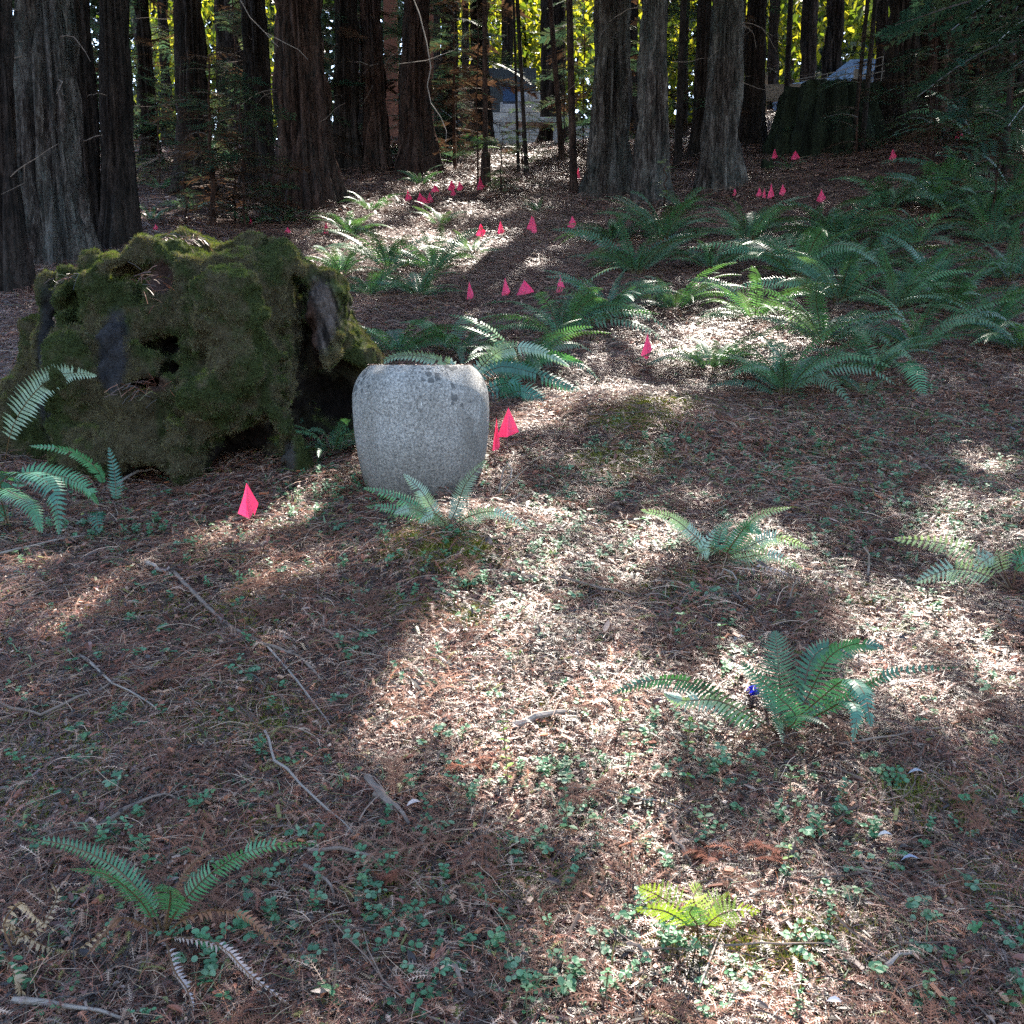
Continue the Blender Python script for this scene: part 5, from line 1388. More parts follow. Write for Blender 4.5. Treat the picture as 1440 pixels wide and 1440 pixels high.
# ------------------------------------------------------------------ pink survey flags
def flag_mesh(k):
    b = B(); c = (1.0, .07, .20)
    sh = [
     dict(A=(0, 0, 1), Bb=(-.26, -.06, .20), Cc=(.06, -.13, .06), D=(.26, .02, .45), E=(.10, .10, .12)),
     dict(A=(0, 0, 1), Bb=(-.20, -.04, .05), Cc=(.02, -.12, .10), D=(.22, .0, .28), E=(.05, .10, .05)),
     dict(A=(0, 0, 1), Bb=(-.16, -.08, .0), Cc=(.10, -.10, .04), D=(.20, .04, .15), E=(.0, .10, .0)),
     dict(A=(0, 0, 1), Bb=(-.30, .02, .12), Cc=(-.02, -.14, .14), D=(.34, .0, .30), E=(.12, .08, .18)),
    ][k % 4]
    A, P1, P2, P3, P4 = [Vector(sh[q]) for q in ('A', 'Bb', 'Cc', 'D', 'E')]
    pts = [P1, P2, P3, P4]; n = 6
    rows = []
    for i in range(n + 1):
        t = i / n
        rows.append([A.lerp(p, t) + Vector((0, -.05 * math.sin(t * math.pi) * (1 if j in (1,) else -.4), 0)) + Vector((math.sin(t * 5 + j + k) * .012, 0, 0)) * t for j, p in enumerate(pts)])
    base = len(b.v)
    for r_ in rows: b.add(r_, col=c)
    for i in range(n):
        for j in range(3):
            a = base + i * 4 + j
            b.f4.append((a, a + 1, a + 5, a + 4))
    return b.mesh('pennant', M['flag'])
FM = [flag_mesh(k) for k in range(4)]
def survey_flag(px, top, bot, wpx, label, k=0, gnd=None, group='pink survey flags', bits=0):
    gb = gnd or bot + (bot - top) * .12
    g = G(px, gb); y = g.y
    zt = W(px, top, y).z - g.z; zb = W(px, bot, y).z - g.z
    hh = max(.03, zt - zb); wd = wpx * y / F * (1.5 if bot < 450 else 1)
    if bot < 450: zt += .012; hh += .012
    e = empty('survey_flag', g, label, 'flag', group)
    obj('pennant', FM[k % 4], e, (0, 0, zb), (0, rr(-.05, .05), rr(-.25, .25)), (wd / .52, wd / .6, hh))
    b = B(); b.tube([(0, .004, -.06), (.001, .006, zt * .5), (0, .004, zt + .004)], [.0011, .0011, .0011], 5)
    obj('wire_stake', b.mesh('wire_stake', M['wire']), e)
FL = [
 (351, 679, 732, 29, 'pink flag standing alone in front of the mossy stump', 0, 742),
 (697, 588, 634, 15, 'narrow folded pink flag touching the stone pot', 2, 650),
 (713, 573, 621, 25, 'larger pink flag of the pair beside the stone pot', 3, 648),
 (908, 469, 508, 15, 'pink flag beside the sunlit fern, on its own', 0, 522),
 (661, 398, 421, 10, 'first pink flag of the row of four, behind a drooping frond', 2, None),
 (711, 393, 418, 10, 'second pink flag of the row of four below the dark path', 1, None),
 (738, 396, 418, 14, 'broadest pink flag of the row of four', 3, None),
 (788, 388, 413, 10, 'last pink flag of the row of four, above the green fern', 1, None),
 (676, 316, 335, 9, 'pink flag with pale twigs at its foot, middle of the path', 0, None),
 (704, 312, 331, 8, 'slim pink flag just past the one with twigs at its foot', 1, None),
 (747, 305, 327, 9, 'front pink flag of the overlapping pair on the shaded path', 0, None),
 (751, 307, 329, 7, 'rear pink flag of the overlapping pair on the shaded path', 2, None),
 (804, 305, 323, 8, 'pink flag nearest the fern bank in the upper path row', 0, None),
 (574, 268, 284, 8, 'outermost pink flag of the back cluster', 1, None),
 (591, 272, 288, 7, 'second pink flag of the back cluster', 0, None),
 (596, 277, 291, 7, 'lowest pink flag in the back cluster', 3, None),
 (604, 272, 287, 8, 'tallest pink flag in the back cluster', 1, None),
 (611, 261, 273, 7, 'pink flag just above the back cluster', 3, None),
 (635, 255, 270, 7, 'pink flag of the far pair below the thicket', 0, None),
 (637, 266, 278, 5, 'small pink flag under the far pair', 0, None),
 (647, 256, 270, 6, 'second pink flag of the far pair below the thicket', 0, None),
 (675, 250, 269, 9, 'pink flag beside the broken stub with pale leaves above', 1, None),
 (813, 236, 255, 6, 'pink flag half hidden by the thick paired trunk', 2, None),
 (1039, 208, 221, 5, 'tiny pink flag at the edge of the whitish peeling trunk', 0, None),
 (1089, 210, 225, 7, 'pink flag at the flared foot of the distant stump', 1, None),
 (1118, 213, 227, 8, 'front pink flag of the pair before the distant stump', 3, None),
 (1126, 207, 221, 7, 'rear pink flag of the pair before the distant stump', 0, None),
 (1255, 211, 228, 7, 'lone pink flag below the twin trunk', 0, None),
 (1348, 184, 198, 8, 'highest pink flag, among the shaded fronds', 3, None),
 (1033, 266, 277, 4, 'faint small pink flag at the foot of the whitish peeling trunk', 0, None),
 (1067, 265, 279, 6, 'first pink flag of the small group above the fern bank', 0, None),
 (1074, 266, 279, 5, 'second, fainter pink flag of the small group above the fern bank', 2, None),
 (1083, 259, 281, 8, 'tallest pink flag of the small group above the fern bank', 1, None),
 (1100, 260, 277, 6, 'last pink flag of the small group above the fern bank', 0, None),
 (1154, 268, 287, 9, 'pink flag apart from the others above the fern bank', 0, None),
 (404, 321, 331, 6, 'small pink flag at the foot of the big red trunk', 3, None),
 (458, 314, 331, 8, 'pink flag among ferns beyond the stump slab', 1, None),
 (353, 305, 318, 5, 'dim pink flag seen through the sapling behind the stump', 2, None),
 (219, 317, 325, 5, 'tiny pink flag peeping over the stump top', 0, None),
]
for f in FL: survey_flag(f[0], f[1], f[2], f[3], f[4], f[5], f[6])

# ------------------------------------------------------------------ fallen twigs and wood
def fallen(pts, rpx, label, name='fallen_twig', matn='twig', cat='twig', lift=.020, arch=0.0, group='dead twigs lying on the litter'):
    P = [G(*p) for p in pts]; g = P[0].copy(); b = B(); Q = []
    m = len(P)
    for i in range(m - 1):
        for u in (0, .33, .66):
            q = P[i].lerp(P[i + 1], u); t = (i + u) / (m - 1); q.z = float(terr(q.x, q.y)) + lift + arch * math.sin(t * math.pi)
            q += Vector((rr(-1, 1), rr(-1, 1), rr(-.5, 1))) * .004; Q.append(q)
    q = P[-1].copy(); q.z += lift * .5; Q.append(q)
    r = rpx * 1.35 * g.y / F / 2
    b.tube([p - g for p in Q], [r * (1 - .65 * i / len(Q)) * rr(.85, 1.15) for i in range(len(Q))], 6)
    o = obj(name, b.mesh(name, M[matn]), loc=g); set_props(o, label, cat, group)
TW = [
 ([(245, 812), (290, 862), (330, 898), (372, 915), (420, 935), (455, 965)], 5, 'long reddish twig lying across the shaded litter below the sun streak', 'twig', 0),
 ([(378, 918), (440, 1000), (470, 1040)], 2.5, 'thin side twig bending off the long reddish twig', 'pale_twig', 0),
 ([(375, 1040), (385, 1090), (440, 1140), (500, 1185)], 3.5, 'crooked pale twig near the winged fern', 'pale_twig', .01),
 ([(432, 1212), (480, 1215), (540, 1228)], 6, 'short thick stick right of the winged fern frond', 'twig', .01),
 ([(430, 1232), (460, 1262), (470, 1282)], 5, 'broken stick pointing down toward the dead brown frond', 'twig', .01),
 ([(720, 822), (790, 828), (850, 842), (900, 850)], 4, 'dark straight twig below the sunlit fern', 'twig', .01),
 ([(720, 1035), (770, 1022), (812, 1010)], 9, 'pale stick gleaming in the brightest sun patch', 'pale_twig', .01),
 ([(600, 930), (660, 960), (690, 980)], 3, 'thin twig at the top of the brightest sun patch', 'pale_twig', 0),
 ([(605, 835), (640, 848), (700, 866)], 3, 'fine twig beside the yellow moss', 'twig', 0),
 ([(1245, 1375), (1262, 1362), (1288, 1355)], 6, 'short grey stick near the lower frame corner', 'pale_twig', .004),
 ([(205, 800), (222, 812), (245, 820)], 6, 'pale stub of wood at the end of the sun streak', 'pale_twig', .004),
 ([(515, 1105), (545, 1140), (575, 1165)], 9, 'dark rotting stick beside the brightest patch', 'twig', 0),
 ([(530, 1130), (552, 1150)], 12, 'crumbling brown chunk of wood on the dark litter', 'twig', 0),
 ([(632, 1378), (652, 1410)], 8, 'stubby grey stick near the bottom of the frame', 'twig', .005),
 ([(20, 1425), (90, 1435), (170, 1442)], 8, 'grey stick lying along the bottom edge', 'pale_twig', .005),
 ([(930, 1160), (950, 1200), (975, 1230)], 7, 'dark fallen stick above the yellow-green fern', 'twig', 0),
 ([(985, 1410), (1010, 1330), (1028, 1300)], 2.5, 'fine straight twig beside the yellow-green fern', 'pale_twig', 0),
 ([(880, 1345), (900, 1352), (915, 1362)], 7, 'short blackish stick left of the yellow-green fern', 'twig', .003),
 ([(800, 1120), (905, 1140), (985, 1155)], 2.5, 'thin pale stem under the leafy seedlings', 'pale_twig', .004),
 ([(180, 640), (215, 655), (260, 688)], 3, 'thin root-like twig at the dark foot of the stump', 'pale_twig', .03),
 ([(165, 690), (195, 678), (225, 668)], 4, 'pale twig lying before the dark hollow of the stump', 'pale_twig', .02),
 ([(320, 740), (380, 735), (440, 745)], 3, 'flat twig behind the lone flag by the stump', 'twig', .01),
 ([(0, 790), (70, 775), (140, 760)], 3, 'twig crossing the shaded ground near the frame edge', 'pale_twig', .01),
 ([(1010, 1345), (1100, 1352), (1190, 1340)], 3, 'long flat twig right of the yellow-green fern', 'twig', .005),
 ([(1180, 1060), (1260, 1050), (1340, 1030)], 3, 'twig stretching away from the dark glossy fern', 'twig', .005),
 ([(110, 930), (160, 980), (230, 1010)], 3, 'slender twig in the darkest part of the litter', 'pale_twig', .01),
 ([(0, 1000), (60, 1020), (140, 985), (200, 950)], 4, 'weathered twig at the frame edge in the litter', 'twig', .01),
 ([(140, 1180), (200, 1150), (250, 1130)], 5, 'mossy twig above the winged fern', 'twig', .01),
]
for pts, rp, lab, mt, ar in TW: fallen(pts, rp, lab, matn=mt, arch=ar)
def standing(path, base, rp, label, matn='pale_twig', name='dry_stalk'):
    g = G(*base); b = B(); P = [Vector((0, 0, -.01))] + [W(x, y, g.y - .02 * i) - g for i, (x, y) in enumerate(path)]
    Q = []
    for i in range(len(P) - 1): Q += [P[i], P[i].lerp(P[i + 1], .5)]
    Q.append(P[-1]); r = rp * g.y / F / 2
    b.tube(Q, [r * (1 - .5 * i / len(Q)) for i in range(len(Q))], 5)
    o = obj(name, b.mesh(name, M[matn]), loc=g); set_props(o, label, 'dry stalk', 'dry bent stalks')
standing([(703, 685), (708, 660), (714, 652), (720, 660), (718, 672)], (699, 702), 3, 'bent straw-coloured stalk shaped like a hook beside the pot')
standing([(715, 682), (730, 668), (742, 656)], (700, 700), 2.5, 'straight pale stalk leaning away from the hooked one')
standing([(1222, 795), (1222, 780), (1215, 770)], (1220, 814), 4, 'white curved stalk standing in the open litter')
standing([(1110, 845), (1115, 825), (1122, 812)], (1108, 858), 3, 'pale curved stalk below the sunlit fern')
standing([(1010, 815), (1018, 800), (1030, 805), (1036, 815)], (1008, 820), 3, 'small arched stalk under the sunlit fern')

# loose twigs and rust-brown sprays strewn over the litter, too many to count
def loose_twig(k):
    b = B(); L = rr(.10, .30); a = 0; p = Vector((-L / 2, 0, .008)); Q = [p]
    for _ in range(6):
        a += rr(-.3, .3); p = p + Vector((math.cos(a), math.sin(a), rr(-.08, .08))) * L / 6; p.z = max(.003, p.z); Q.append(p)
    g_ = rr(.08, .26); c = (g_, g_ * .70, g_ * .55); r0 = rr(.0012, .0034)
    b.tube(Q, [r0 * (1 - .1 * i) for i in range(7)], 4, c)
    if k % 2: b.tube([Q[3], Q[3] + Vector((L * .12, L * .14 * (1 if k % 4 == 1 else -1), .01)), Q[3] + Vector((L * .2, L * .3 * (1 if k % 4 == 1 else -1), .004))], [r0 * .6, r0 * .5, r0 * .3], 4, c)
    return b.mesh('loose_twig', M['dead'])
def brown_spray(k):
    b = B(); c = random.choice([(.20, .085, .05), (.26, .13, .085), (.15, .07, .045), (.30, .20, .15)])
    L = rr(.10, .2)
    b.tube([(-L / 2, 0, .01), (0, rr(-.01, .01), .018), (L / 2, 0, .008)], [.0014] * 3, 4, c)
    for i in range(7):
        x = -L / 2 + L * i / 7
        for s_ in (-1, 1): needle_spray(b, Vector((x, 0, .014)), s_ * rr(.6, 1.0), L * rr(.22, .42), 11, c, .15, .010, .0024)
    return b.mesh('brown_spray', M['dead'])
strewn = source_collection('strewn_twig', [loose_twig(k) for k in range(10)] + [brown_spray(k) for k in range(6)])
def build_strewn():
    xs, ys = [], []
    for n, a, b_ in ((240, 1.25, 3.2), (420, 3, 7), (500, 7, 16)):
        x, y = ground_points(n, a, b_); xs.append(x); ys.append(y)
    x = np.concatenate(xs); y = np.concatenate(ys)
    I = np.where(rng.random(len(x)) < .62, rng.integers(0, 10, len(x)), rng.integers(10, 16, len(x)))
    scatter('twig_litter', strewn, np.stack([x, y, terr(x, y) + .010], -1), ground_rots(x, y, .06), rng.uniform(.7, 1.4, len(x)), I)
build_strewn()

# ------------------------------------------------------------------ leafy seedlings (each leaf its own part)
def seed_leaf(k, yel):
    b = B(); c = (.16, .30, .03) if yel else [(.055, .17, .07), (.07, .20, .09), (.045, .14, .065)][k % 3]
    P = [(0, 0, 0), (.35, -.30, .05), (.36, 0, -.03), (.35, .30, .05), (.75, -.26, .03), (.76, 0, -.05), (.75, .26, .03), (1.05, 0, -.10)]
    b.add(P, tris=[(0, 1, 2), (0, 2, 3), (4, 7, 5), (5, 7, 6)], quads=[(1, 4, 5, 2), (2, 5, 6, 3)], col=c)
    return b.mesh('leaf', M['plant'], True)
SLF = [[seed_leaf(k, y) for k in range(3)] for y in (False, True)]
SEEDS = [
 (1300, 1425, 60, 28, 0, 'seedling with stacked pairs of round leaves near the lower corner'), (1130, 1425, 50, 24, 0, 'pale-leaved upright seedling at the bottom edge'),
 (1155, 650, 28, 24, 0, 'bright light-green seedling below the fern bank'), (995, 1185, 55, 26, 0, 'tall leafy seedling in the sun, above the yellow-green fern'),
 (965, 1062, 50, 26, 1, 'seedling with a glowing yellow leaf left of the dark glossy fern'), (968, 1118, 26, 24, 1, 'single glowing yellow-green seedling in the sun'),
 (1110, 1235, 45, 20, 1, 'small yellow-green seedling below the dark glossy fern'), (1110, 1130, 50, 26, 0, 'green seedling at the foot of the dark glossy fern'),
 (715, 1105, 95, 22, 1, 'tall sunlit yellow seedling in the brightest patch'), (800, 1175, 70, 26, 0, 'pale leafy seedling at the lower side of the brightest patch'),
 (850, 1420, 60, 30, 0, 'seedling with broad flat leaf pairs near the bottom edge'), (740, 1440, 50, 26, 0, 'seedling at the bottom edge left of the broad-leaved one'),
 (680, 1285, 55, 20, 0, 'dark green seedling with small spiny leaves'), (700, 1225, 45, 18, 0, 'dark creeping seedling above the spiny one'),
 (180, 745, 60, 22, 0, 'upright green seedling at the foot of the stump'), (205, 1240, 30, 24, 0, 'round-leaved seedling behind the winged fern'),
 (290, 1405, 26, 26, 0, 'four-leaved pale seedling among dead fronds'), (315, 1425, 24, 24, 0, 'round-leaved seedling in the lower left, touching the first'),
 (465, 1420, 30, 30, 0, 'round-leaved seedling at the bottom, left of centre'), (195, 1210, 34, 26, 0, 'dark round-leaved seedling above the wing of the fern'),
 (1390, 1000, 30, 24, 0, 'lone seedling near the frame edge in the grey litter'), (1295, 1035, 22, 22, 0, 'small seedling right of the dark glossy fern'), (1215, 1045, 30, 22, 0, 'tiny seedling under the drooping dark fronds'),
 (870, 1030, 60, 22, 1, 'sunlit seedling left of the arching dark frond'), (880, 1105, 60, 22, 0, 'leafy sunlit seedling between two taller ones'), (1415, 1425, 30, 26, 0, 'low seedling in the bottom corner'),
 (955, 920, 60, 20, 0, 'bushy pale seedling above the arching dark frond'), (1010, 930, 50, 20, 0, 'pale seedling beside the upright glossy frond'), (900, 760, 30, 16, 0, 'small seedling left of the sunlit fern'),
 (1100, 1215, 24, 20, 0, 'tiny green seedling by a brown spray'), (540, 1195, 34, 22, 0, 'pale seedling beside the rotting stick'), (1180, 1155, 26, 24, 0, 'green three-leaved seedling in open litter'),
 (1330, 1440, 36, 24, 0, 'seedling next to the grey stick in the corner'), (10, 300, 30, 22, 0, 'pale leaf sprig at the shaggy edge trunk'), (15, 752, 40, 18, 0, 'white-lit sprig at the frame edge near the stump fern'),
 (240, 935, 20, 24, 0, 'dim seedling left of the long twig'), (270, 1160, 26, 22, 0, 'dim seedling in the litter above the winged fern'), (100, 955, 26, 24, 0, 'dim seedling near the frame edge')]
def seedling(px, py, hpx, lpx, yel, label):
    g = G(px, py); s = g.y / F; h = hpx * s; l = lpx * s * .62
    e = empty('leafy_seedling', g, label, 'seedling', 'leafy seedlings in the litter')
    a = rr(0, 6.28); P = [Vector((math.cos(a) * h * .12 * t, math.sin(a) * h * .12 * t, h * t)) for t in np.linspace(0, 1, 5)]
    b = B(); b.tube([Vector((0, 0, -.01))] + P, [.0013] * 6, 4, (.16, .12, .06)); obj('stem', b.mesh('stem', M['plant']), e)
    n = max(1, int(hpx / 13))
    for i in range(n):
        t = (i + 1) / n; p = P[0].lerp(P[-1], t)
        for q in range(2 if i < n - 1 else 3):
            obj('leaf', random.choice(SLF[1 if (yel and rr(0, 1) < .7) else 0]), e, p, (rr(-.25, .25), rr(-.35, .15), a + i * 1.57 + q * (3.14 if i < n - 1 else 2.1) + rr(-.3, .3)), l * rr(.75, 1.1) * (1 - .25 * t * (n > 2)))
for s_ in SEEDS: seedling(*s_)

# pale leaf, blue scrap, red-brown spray
def curled_leaf(px, py, wpx, label, colr, name='fallen_leaf'):
    g = G(px, py); b = B(); L = wpx * g.y / F
    dry_leaf(b, Vector((0, 0, .022)), rr(-.4, .4), L, L * .45, colr, .35)
    o = obj(name, b.mesh(name, M['dead']), loc=g, rot=(.2, 0, 0)); set_props(o, label, 'leaf', 'large fallen leaves')
for a in [(1275, 1102, 26, 'pale grey leaf lying on the grey litter near the frame edge', (.55, .56, .6)), (572, 1150, 22, 'pale brown curled leaf beside the rotting stick', (.5, .4, .36)), (1232, 1190, 22, 'thin pale leaf standing on edge', (.5, .5, .52)),
          (1265, 1225, 26, 'bluish-grey leaf with a dark gap under it', (.36, .38, .46)), (1160, 1425, 24, 'grey splinter-like leaf by the corner seedling', (.4, .4, .44)), (1030, 915, 20, 'white leaf beside the upright glossy frond', (.6, .58, .55)),
          (395, 905, 20, 'light leaf below the long reddish twig', (.45, .4, .36)), (870, 965, 20, 'rust-coloured leaf at the arching dark frond', (.45, .16, .05))]: curled_leaf(*a)
def red_spray(px, py, wpx, label):
    g = G(px, py); b = B(); s = wpx * g.y / F / 2
    for k in range(7): needle_spray(b, Vector((random.gauss(0, s * .3), random.gauss(0, s * .3), rr(.015, .03))), rr(-1, 1) + random.choice((0, 3.14)), s * rr(.6, 1.2), 16, random.choice([(.34, .12, .065), (.28, .10, .055), (.22, .08, .05)]), .15, .016, .003)
    o = obj('dead_needle_spray', b.mesh('dead_needle_spray', M['dead']), loc=g); set_props(o, label, 'dead spray', 'rust-red dead needle sprays')
for a in [(655, 1090, 60, 'rust-orange needle spray in the brightest sun patch'), (1060, 1218, 90, 'dark red needle spray above the yellow-green fern'), (545, 1250, 40, 'small reddish spray left of the spiny seedling'), (250, 680, 30, 'orange spray under the stump'), (1000, 1225, 50, 'reddish spray beside the dark stick')]: red_spray(*a)
def blue_scrap():
    g = G(1058, 992); b = B()
    for k in range(5):
        p = Vector((rr(-.02, .02), rr(-.01, .01), .03 + rr(0, .02))); b.add([p, p + Vector((.02, 0, .008)), p + Vector((.018, .01, -.008)), p + Vector((-.004, .005, -.01))], quads=[(0, 1, 2, 3)], col=(.02, .04, .55))
    o = obj('blue_scrap', b.mesh('blue_scrap', M['flag']), loc=g); set_props(o, 'crumpled scrap of blue plastic at the base of the dark glossy fern', 'scrap')
blue_scrap()

# ------------------------------------------------------------------ beyond the trees
M['concrete'] = plain('weathered_concrete', (.42, .42, .43), .9, bumps=(20, .02), var=.35, vscale=5)
M['timber'] = plain('weathered_timber', (.22, .17, .13), .85, bumps=(30, .01), var=.3, vscale=9)
M['redwood_timber'] = plain('red_timber', (.16, .055, .03), .7, bumps=(30, .01), var=.3, vscale=9)
M['blue'] = plain('blue_plastic', (.03, .07, .17), .5)
M['carbody'] = plain('car_paint', (.22, .32, .52), .25, .2, spec=.8, var=.02)
M['glass'] = plain('car_glass', (.02, .03, .05), .08, .0, spec=1.0, var=.02)
M['rubber'] = plain('tyre_rubber', (.02, .02, .02), .8)
M['dark_panel'] = plain('dark_panel', (.03, .04, .05), .6)

def leafy_crown(k, n=2400):
    q = rng.normal(0, 1, (n, 3)); q /= np.linalg.norm(q, axis=1, keepdims=True)
    rad = rng.random(n)**.45
    P = q * rad[:, None]
    lump = vn(P[:, 0] * 2.4 + k * 9, P[:, 1] * 2.4, P[:, 2] * 2.4, 60 + k)
    P = P[lump > .47]; n = len(P)
    TV = np.array([(0, 0, 0), (.5, -.35, .08), (1, 0, -.05), (.5, .35, .08)]); TF = np.array([(0, 1, 2, 3)])
    E = np.stack([rng.normal(0, .8, n), rng.normal(0, .8, n), rng.uniform(0, 6.28, n)], -1)
    V, Fc = stamp(TV, TF, P, E, rng.uniform(.07, .13, n))
    C = np.array([(.09, .13, .025), (.18, .20, .03), (.05, .08, .02), (.26, .25, .045)])[rng.integers(0, 4, n)].repeat(4, 0)
    return mesh('crown', V, [Fc], M['broad'], C)
LC = [leafy_crown(k) for k in range(4)]
def leaf_tree(px, py, y, rx, rz, label, top=None):
    c = W(px, py, y); gz = float(terr(c.x, y))
    e = empty('leafy_tree', (c.x, y, gz), label, 'tree', 'sunlit leafy trees beyond the redwoods')
    b = B(); b.tube([(0, 0, -.2), (.1, 0, (c.z - gz) * .5), (0, 0, c.z - gz + rz * .5)], [.14, .10, .03], 7)
    obj('trunk', b.mesh('trunk', M['bark_dark']), e)
    obj('crown', random.choice(LC), e, (0, 0, c.z - gz), (0, 0, rr(0, 6.28)), (rx, rx, rz))
LT = [(735, 60, 30, 2.2, 2.6, 'bright yellow-green tree straight above the sunlit path'), (780, 20, 34, 2.6, 3.0, 'taller yellow tree behind the bright gap'), (700, 110, 33, 2.0, 2.0, 'bright tree low behind the sapling thicket'),
      (960, 80, 31, 2.2, 3.0, 'sunlit tree in the narrow gap beside the whitish trunk'), (1110, 50, 32, 2.6, 3.2, 'sunlit tree behind the two dark trunks above the distant stump'), (1200, 30, 36, 2.6, 3.0, 'pale sunlit tree above the parked car'),
      (230, 60, 28, 1.5, 2.4, 'sunlit tree speckled with light behind the slender dark trunk'), (320, 60, 29, 1.8, 2.8, 'sunlit tree behind the tangled sapling'), 
      
      (1050, 0, 40, 3.4, 3.6, 'farthest bright tree above the narrow gap')]
for a in LT: leaf_tree(*a)
def wood_backdrop():
    """the far wood that closes the view: one mass of leaves nobody could count"""
    n = 90000
    x = rng.uniform(-34, 40, n); y = rng.uniform(42, 58, n); z = terr(x, y) + 18 * rng.random(n)**.9
    lump = vn(x * .35, y * .35, z * .35, 91); m = lump > .30
    P = np.stack([x, y, z], -1)[m]; k = len(P)
    TV = np.array([(0, 0, 0), (.5, -.35, .08), (1, 0, -.05), (.5, .35, .08)]); TF = np.array([(0, 1, 2, 3)])
    E = np.stack([rng.normal(0, .8, k), rng.normal(0, .8, k), rng.uniform(0, 6.28, k)], -1)
    V, Fc = stamp(TV, TF, P, E, rng.uniform(.35, .7, k))
    C = np.array([(.022, .038, .018), (.035, .055, .02), (.015, .028, .012)])[rng.integers(0, 3, k)].repeat(4, 0)
    o = obj('far_wood', mesh('far_wood', V, [Fc], M['canopy'], C)); set_props(o, kind='stuff')
wood_backdrop()

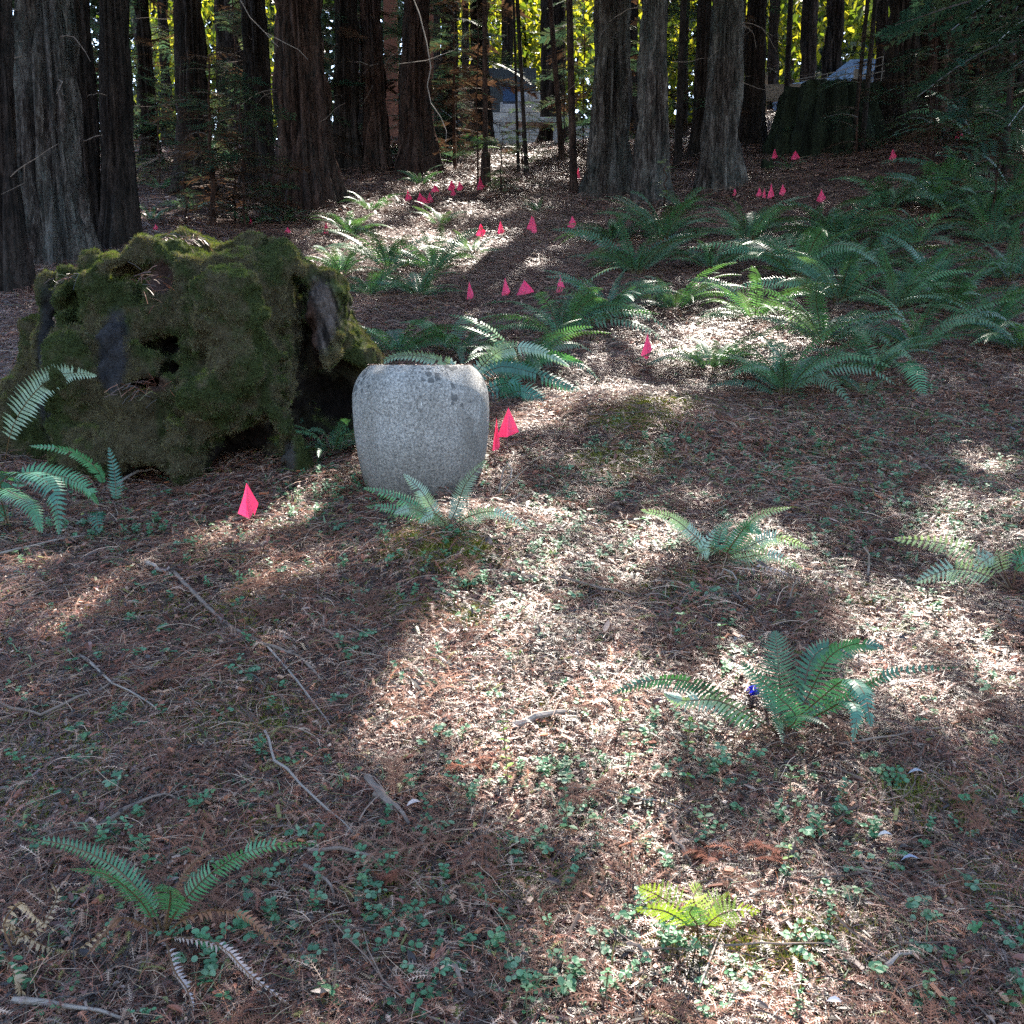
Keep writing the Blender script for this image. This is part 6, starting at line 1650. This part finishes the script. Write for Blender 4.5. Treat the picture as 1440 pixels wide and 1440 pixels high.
def far_things():
    y = 24.0
    def P(px, py, yy=y): return W(px, py, yy)
    s = y / F
    # block wall
    g = P(745, 205); gz = float(terr(g.x, y)); e = empty('concrete_block_wall', (g.x, y, gz), 'broken grey concrete block wall at the end of the sunlit path', 'wall')
    bw = B(); bw.box((0, 0, 0), (.42, .2, .2)); bm = bw.mesh('block', M['concrete'])
    top = P(745, 128).z - gz
    for r_ in range(int(top / .215)):
        for c in range(-2, 4):
            if (r_ >= 3 and c > 1) or (r_ >= 5 and c > 0) or (r_ >= 4 and c == -2): continue
            obj('block', bm, e, (c * .44 + (r_ % 2) * .2, rr(-.02, .02), .1 + r_ * .212), (0, 0, rr(-.04, .04)))
    # slab table
    c = P(752, 172, 22); gz = float(terr(c.x, 22)); e = empty('concrete_bench', (c.x, 22, gz), 'low concrete slab bench in the sun beyond the path', 'bench')
    b = B(); b.box((0, 0, c.z - gz), (1.2, .5, .10)); obj('slab', b.mesh('slab', M['concrete']), e)
    b = B(); b.box((0, 0, 0), (.16, .4, c.z - gz - .055)); lg = b.mesh('leg', M['concrete'])
    for dx in (-.45, .45): obj('leg', lg, e, (dx, 0, (c.z - gz) / 2 - .03))
    # blue crate
    c = P(717, 136, 23.6); e = empty('blue_crate', (c.x, 23.6, c.z - .12), 'small blue crate on top of the block wall', 'crate')
    b = B(); b.box((0, 0, .13), (.30, .22, .26)); obj('crate_body', b.mesh('crate_body', M['blue']), e)
    b = B(); b.box((0, 0, .272), (.33, .25, .02)); obj('lid', b.mesh('lid', M['blue']), e)
    # timber shed behind the furrowed trunks
    c = P(552, 100, 26); gz = float(terr(c.x, 26)); e = empty('timber_shed', (c.x, 26, gz), 'dark shed with a reddish timber post between the furrowed trunks', 'shed')
    b = B(); b.box((1.2, .8, 1.0), (4.4, 1.5, 2.0)); obj('wall', b.mesh('wall', M['dark_panel']), e)
    b = B(); b.box((0, 0, 0), (.30, .3, 5)); pm = b.mesh('post', M['redwood_timber'])
    for dx in (0, .9): obj('post', pm, e, (dx, -.2, 2.4))
    b = B(); b.box((1.2, .8, 0), (4.9, 2.0, .14), rot=Euler((.06, 0, 0)).to_matrix()); obj('roof', b.mesh('roof', M['timber']), e, (0, 0, 5.1))
    # wooden fence rail with posts on the right
    yy = 20.5; a = P(1075, 132, yy); d = P(1470, 120, yy); g0 = Vector((a.x, yy, float(terr(a.x, yy))))
    e = empty('wooden_fence', g0, 'weathered plank fence running behind the distant stump', 'fence')
    b = B(); b.box((0, 0, 0), (1, .05, 1)); pk = b.mesh('plank', M['timber'])
    for r_, (p0, p1, h) in enumerate([((1075, 131), (1470, 122), .30), ((1075, 165), (1470, 158), .22)]):
        A = P(*p0, yy); D = P(*p1, yy); n = 3
        for k in range(n):
            q0 = A.lerp(D, k / n); q1 = A.lerp(D, (k + 1) / n); mid = (q0 + q1) / 2 - g0
            obj('plank', pk, e, (mid.x, mid.y, mid.z), (0, math.atan2(-(q1 - q0).z, (q1 - q0).x), 0), ((q1 - q0).length - .01, 1, h))
    b = B(); b.box((0, 0, 0), (.12, .1, 2.4)); pst = b.mesh('post', M['timber'])
    for k in range(4):
        q = a.lerp(d, k / 3) - g0; obj('post', pst, e, (q.x, .08, q.z - .8))
    # sagging wire fence
    yy = 18.5; g0 = P(1190, 120, yy); g0 = Vector((g0.x, yy, float(terr(g0.x, yy)))); e = empty('wire_fence', g0, 'slack fence of pale wires above the distant stump', 'fence')
    for (x0, y0), (x1, y1) in [((1120, 112), (1250, 76)), ((1125, 114), (1250, 88)), ((1128, 117), (1250, 98)), ((1130, 119), (1250, 108)), ((1140, 121), (1250, 120))]:
        b = B(); A = P(x0, y0, yy) - g0; D = P(x1, y1, yy) - g0
        b.tube([A.lerp(D, t) - Vector((0, 0, .05 * math.sin(t * 3.14))) for t in np.linspace(0, 1, 7)], [.007] * 7, 5); obj('wire', b.mesh('wire', M['pale_twig']), e)
    for k in range(9):
        b = B(); x = 1135 + k * 13; A = P(x, 118 - k * .3, yy) - g0; D = P(x + 3, 112 - k * 4, yy) - g0; b.tube([A, D], [.006] * 2, 4); obj('wire', b.mesh('wire', M['pale_twig']), e)
    # parked car
    yy = 26; c = P(1215, 118, yy); gz = float(terr(c.x, yy)); e = empty('parked_car', (c.x, yy, c.z - .5), 'pale blue car parked beyond the wire fence', 'car'); e.location.z -= .55
    prof = [(-2.1, .25), (-2.15, .62), (-1.9, .85), (-1.15, .95), (-.55, 1.42), (.75, 1.45), (1.45, 1.0), (2.05, .9), (2.15, .55), (2.1, .25)]
    V = []; ws = [(-.82, .0), (-.86, 0), (.86, 0), (.82, 0)]
    for xx, z in prof:
        w = .86 if z < 1.0 else .66
        V += [(xx, -w, z), (xx, w, z)]
    n = len(prof); Q = [(2*i, 2*i+1, 2*i+3, 2*i+2) for i in range(n - 1)] + [(2*n-2, 2*n-1, 1, 0)]
    me = bpy.data.meshes.new('body'); me.from_pydata(V, [], Q + [tuple(range(0, 2*n, 2)), tuple(range(2*n-1, 0, -2))]); me.materials.append(M['carbody']); obj('body', me, e)
    me = bpy.data.meshes.new('window'); me.from_pydata([(-1.0, -.80, 1.0), (-.5, -.675, 1.38), (.7, -.675, 1.40), (1.25, -.80, 1.03)], [], [(0, 3, 2, 1)]); me.materials.append(M['glass']); obj('window', me, e)
    b = B(); b.tube([(0, -.1, 0), (0, .1, 0)], [.33, .33], 20); wm = b.mesh('wheel', M['rubber'])
    for dx in (-1.35, 1.35):
        for dy in (-.8, .8): obj('wheel', wm, e, (dx, dy, .30))
    for dx, c_ in ((-2.12, 'concrete'), (2.12, 'redwood_timber')):
        b = B(); b.box((dx, -.6, .7), (.06, .3, .14)); obj('headlight' if dx < 0 else 'tail_light', b.mesh('lamp', M[c_]), e)
far_things()
